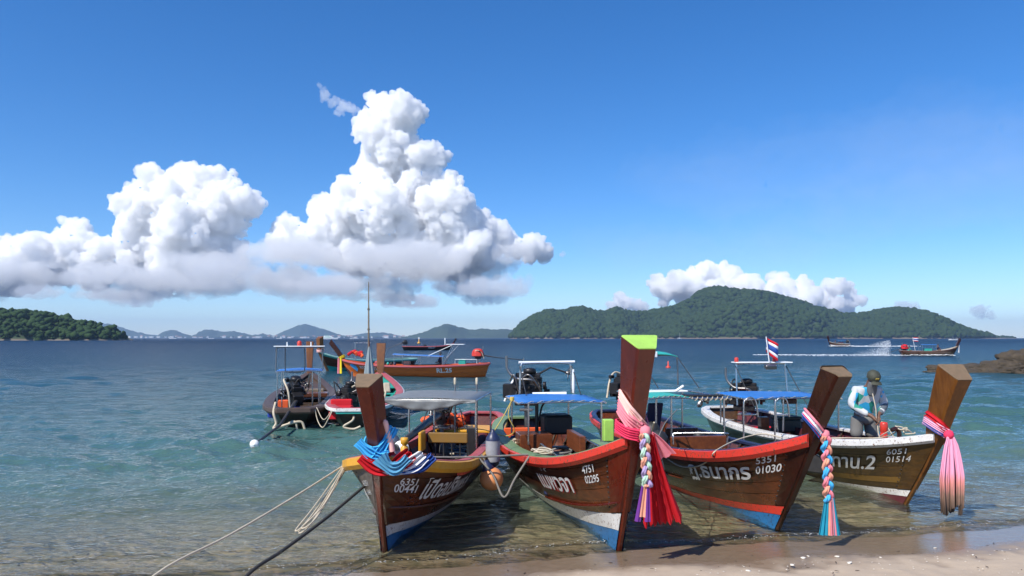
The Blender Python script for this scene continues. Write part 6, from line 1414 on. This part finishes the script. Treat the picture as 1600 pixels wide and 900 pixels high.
p = at(515.5, 580, 56); tag(MB().lathe((0, 0, 0), [(.001, -.1), (.11, -.05), (.12, .03), (.05, .10), (.001, .11)], 12).build('net_float', WHITESH, None, (p.x, p.y, .03)), 'tiny white float on the water beside the mint-railed boat', 'float')

# ------------------------------------------------------------------ wakes, spray and surf
foam_m, n, l, b_ = new_mat('foam'); b_.inputs['Base Color'].default_value = (.80, .83, .85, 1); b_.inputs['Roughness'].default_value = .8
def foam_patch(name, pts, n_, seed, size, spread, label):
    """small irregular foam flecks scattered along a line on the water"""
    rg2 = np.random.default_rng(seed); P_ = [Vector(p) for p in pts]; V = []; F = []; o = 0
    for k in range(n_):
        t = rg2.uniform(0, len(P_) - 1.001); i = int(t); c = P_[i].lerp(P_[i + 1], t - i)
        cx, cy, cz = c.x + rg2.normal(0, spread[0]), c.y + rg2.normal(0, spread[1]), c.z + abs(rg2.normal(0, spread[2]))
        m_ = 7; s = size * rg2.uniform(.3, 1.3); an = np.linspace(0, 6.283, m_ + 1)[:-1]; rr = s * rg2.uniform(.5, 1.2, m_)
        ring = np.stack([cx + np.cos(an) * rr * 2.0, cy + np.sin(an) * rr, np.full(m_, cz)], 1); top = np.array([[cx, cy, cz + s * .35]])
        V.append(np.concatenate([ring, top])); F.append(np.array([[o + q, o + (q + 1) % m_, o + m_] for q in range(m_)])); o += m_ + 1
    tag(link(name, np_mesh(name, np.concatenate(V), np.concatenate(F)), foam_m), label, 'foam', kind='stuff')
a11 = b11.w((0, 0, .03)); foam_patch('wake', [a11 + Vector((.3, 0, .03)), a11 + Vector((-6, .6, .06)), a11 + Vector((-14, 1.0, .06)), a11 + Vector((-20, 1.5, .05))], 520, 4, .10, (.4, .35, .03), 'white wake trailing behind the speeding brown boat')
foam_patch('bow_wave', [b11.w((6.8, 0, .05)), b11.w((5.2, -.8, .1)), b11.w((3, -1.1, .08)), b11.w((0, -1.0, .06))], 260, 5, .12, (.2, .15, .06), 'white bow wave along the speeding brown boat')
foam_patch('wake_line', [at(1225, 555, z=.05), at(1300, 556, z=.05), at(1370, 555.5, z=.05)], 170, 9, .075, (2.2, .35, .01), 'thin white wake line crossing behind the flag')
a10 = b10.w((0, 0, .05)); foam_patch('far_wake', [a10, a10 + Vector((8, 3, 0)), a10 + Vector((22, 6, 0))], 300, 6, .30, (.6, .5, .05), 'white wake behind the small far speeding boat'); foam_patch('far_bow_wave', [b10.w((7, 0, .1)), b10.w((4, 1.2, .1)), b10.w((0, 1.2, .1))], 160, 7, .25, (.3, .2, .1), 'white bow wave under the small far boat')
def spray(name, c, R_, H, n_, seed, label, size):
    rg2 = np.random.default_rng(seed); iv, iff = ico(1); V = []; F = []; o = 0
    for k in range(n_):
        t = rg2.uniform(0, 1); x = -R_ * t * rg2.uniform(.2, 1); h = H * (1 - t) ** .5 * rg2.uniform(0, 1) ** 1.7
        V.append(iv * size * rg2.uniform(.4, 1.2) * (1 - .4 * t) + np.array([c[0] + x, c[1] + rg2.normal(0, .5), c[2] + h])); F.append(iff + o); o += len(iv)
    tag(link(name, np_mesh(name, np.concatenate(V), np.concatenate(F)), foam_m), label, 'spray', kind='stuff')
p = at(1388, 555, 105); spray('spray', (p.x, p.y, .05), 5.5, 1.35, 3200, 3, 'burst of white spray behind the speeding brown boat', .022)
p = at(1340, 541, 206); spray('far_spray', (p.x + 9, p.y, .05), 7, 1.9, 1800, 8, 'white spray behind the small far boat', .05)
xs_ = np.linspace(-3, 12, 60); foam_patch('surf_line', [(x, float(shore(x)) + .20 + .04 * math.sin(x * 1.7), .03) for x in xs_], 800, 12, .0045, (.06, .045, .003), 'thin broken line of foam where the wavelet meets the sand')

# ------------------------------------------------------------------ shells and coral bits on the sand
sh_m = paint('shell_white', (.72, .67, .58), .6, .3, (.4, .33, .25), 0, 40)
def shell_mesh(seed):
    iv, iff = ico(2); r2 = np.random.default_rng(seed); p = iv * np.array([1, .65, .35]) * (1 + .35 * fbm(iv * 1.8 + seed, 3, seed))[:, None]; me = np_mesh('shell', p, iff); me.materials.append(sh_m); return me
SMS = [shell_mesh(k) for k in range(4)]
spots = [(1255, 873, .038, 'white coral piece near the wet sand, left of the pair'), (1263, 870, .03, 'small white coral piece touching its larger neighbour'), (1308, 871, .04, 'chunky white coral piece on the dry sand below the striped braid'), (1327, 881, .045, 'flat white shell on the sand below the braid'), (1238, 884, .035, 'white shell piece low on the sand by the edge of the wet'), (1169, 893, .035, 'white shell at the bottom edge below the second prow'), (1376, 872, .028, 'little white shell right of the coral pieces'), (1461, 857, .025, 'little pale shell below the pink strips'), (1520, 868, .028, 'pale shell at the right part of the beach')]
for k, (px, py, s, lb) in enumerate(spots):
    Yv = 2.3 * FPX / (py - 528)
    for _ in range(6):
        q = at(px, py, Yv); Yv = (CAMZ - float(ground_z(q.x, q.y))) * FPX / (py - 528)
    q = at(px, py, Yv); o = link('shell', SMS[k % 4], None); o.location = (q.x, q.y, float(ground_z(q.x, q.y)) + s * .25); o.scale = (s * .75, s * .75, s * .75); o.rotation_euler = (.2, .1, k * 1.3); tag(o, lb, 'shell', 'shells on the sand')
rg2 = np.random.default_rng(44); iv, iff = ico(1); V = []; F = []; o_ = 0
for k in range(360):
    x = rg2.uniform(-1, 9.5); y = float(shore(x)) - 0.75 - abs(rg2.normal(0, 1.1)) - .2; s = rg2.uniform(.002, .008)
    V.append(iv * s * np.array([1.4, 1, .5]) * (1 + rg2.uniform(-.3, .3, (len(iv), 1))) + np.array([x, y, float(ground_z(x, y)) + .005])); F.append(iff + o_); o_ += len(iv)
tag(link('shell_grit', np_mesh('shell_grit', np.concatenate(V), np.concatenate(F), False), sh_m), 'scattered tiny white shell grit on the dry sand', 'shell grit', kind='stuff')

rg2 = np.random.default_rng(77); V = []; F = []; o_ = 0
for k in range(110):
    x = rg2.uniform(-1, 9.5); y = float(shore(x)) - 0.55 - abs(rg2.normal(0, .8)); s = rg2.uniform(.004, .014)
    V.append(iv * s * np.array([2.2, .5, .3]) @ np.array([[math.cos(k), math.sin(k), 0], [-math.sin(k), math.cos(k), 0], [0, 0, 1]]) + np.array([x, y, float(ground_z(x, y)) + .006])); F.append(iff + o_); o_ += len(iv)
tag(link('weed_litter', np_mesh('weed_litter', np.concatenate(V), np.concatenate(F), False), W_FLOOR), 'scattered dark bits of weed and twig on the sand', 'weed', kind='stuff')
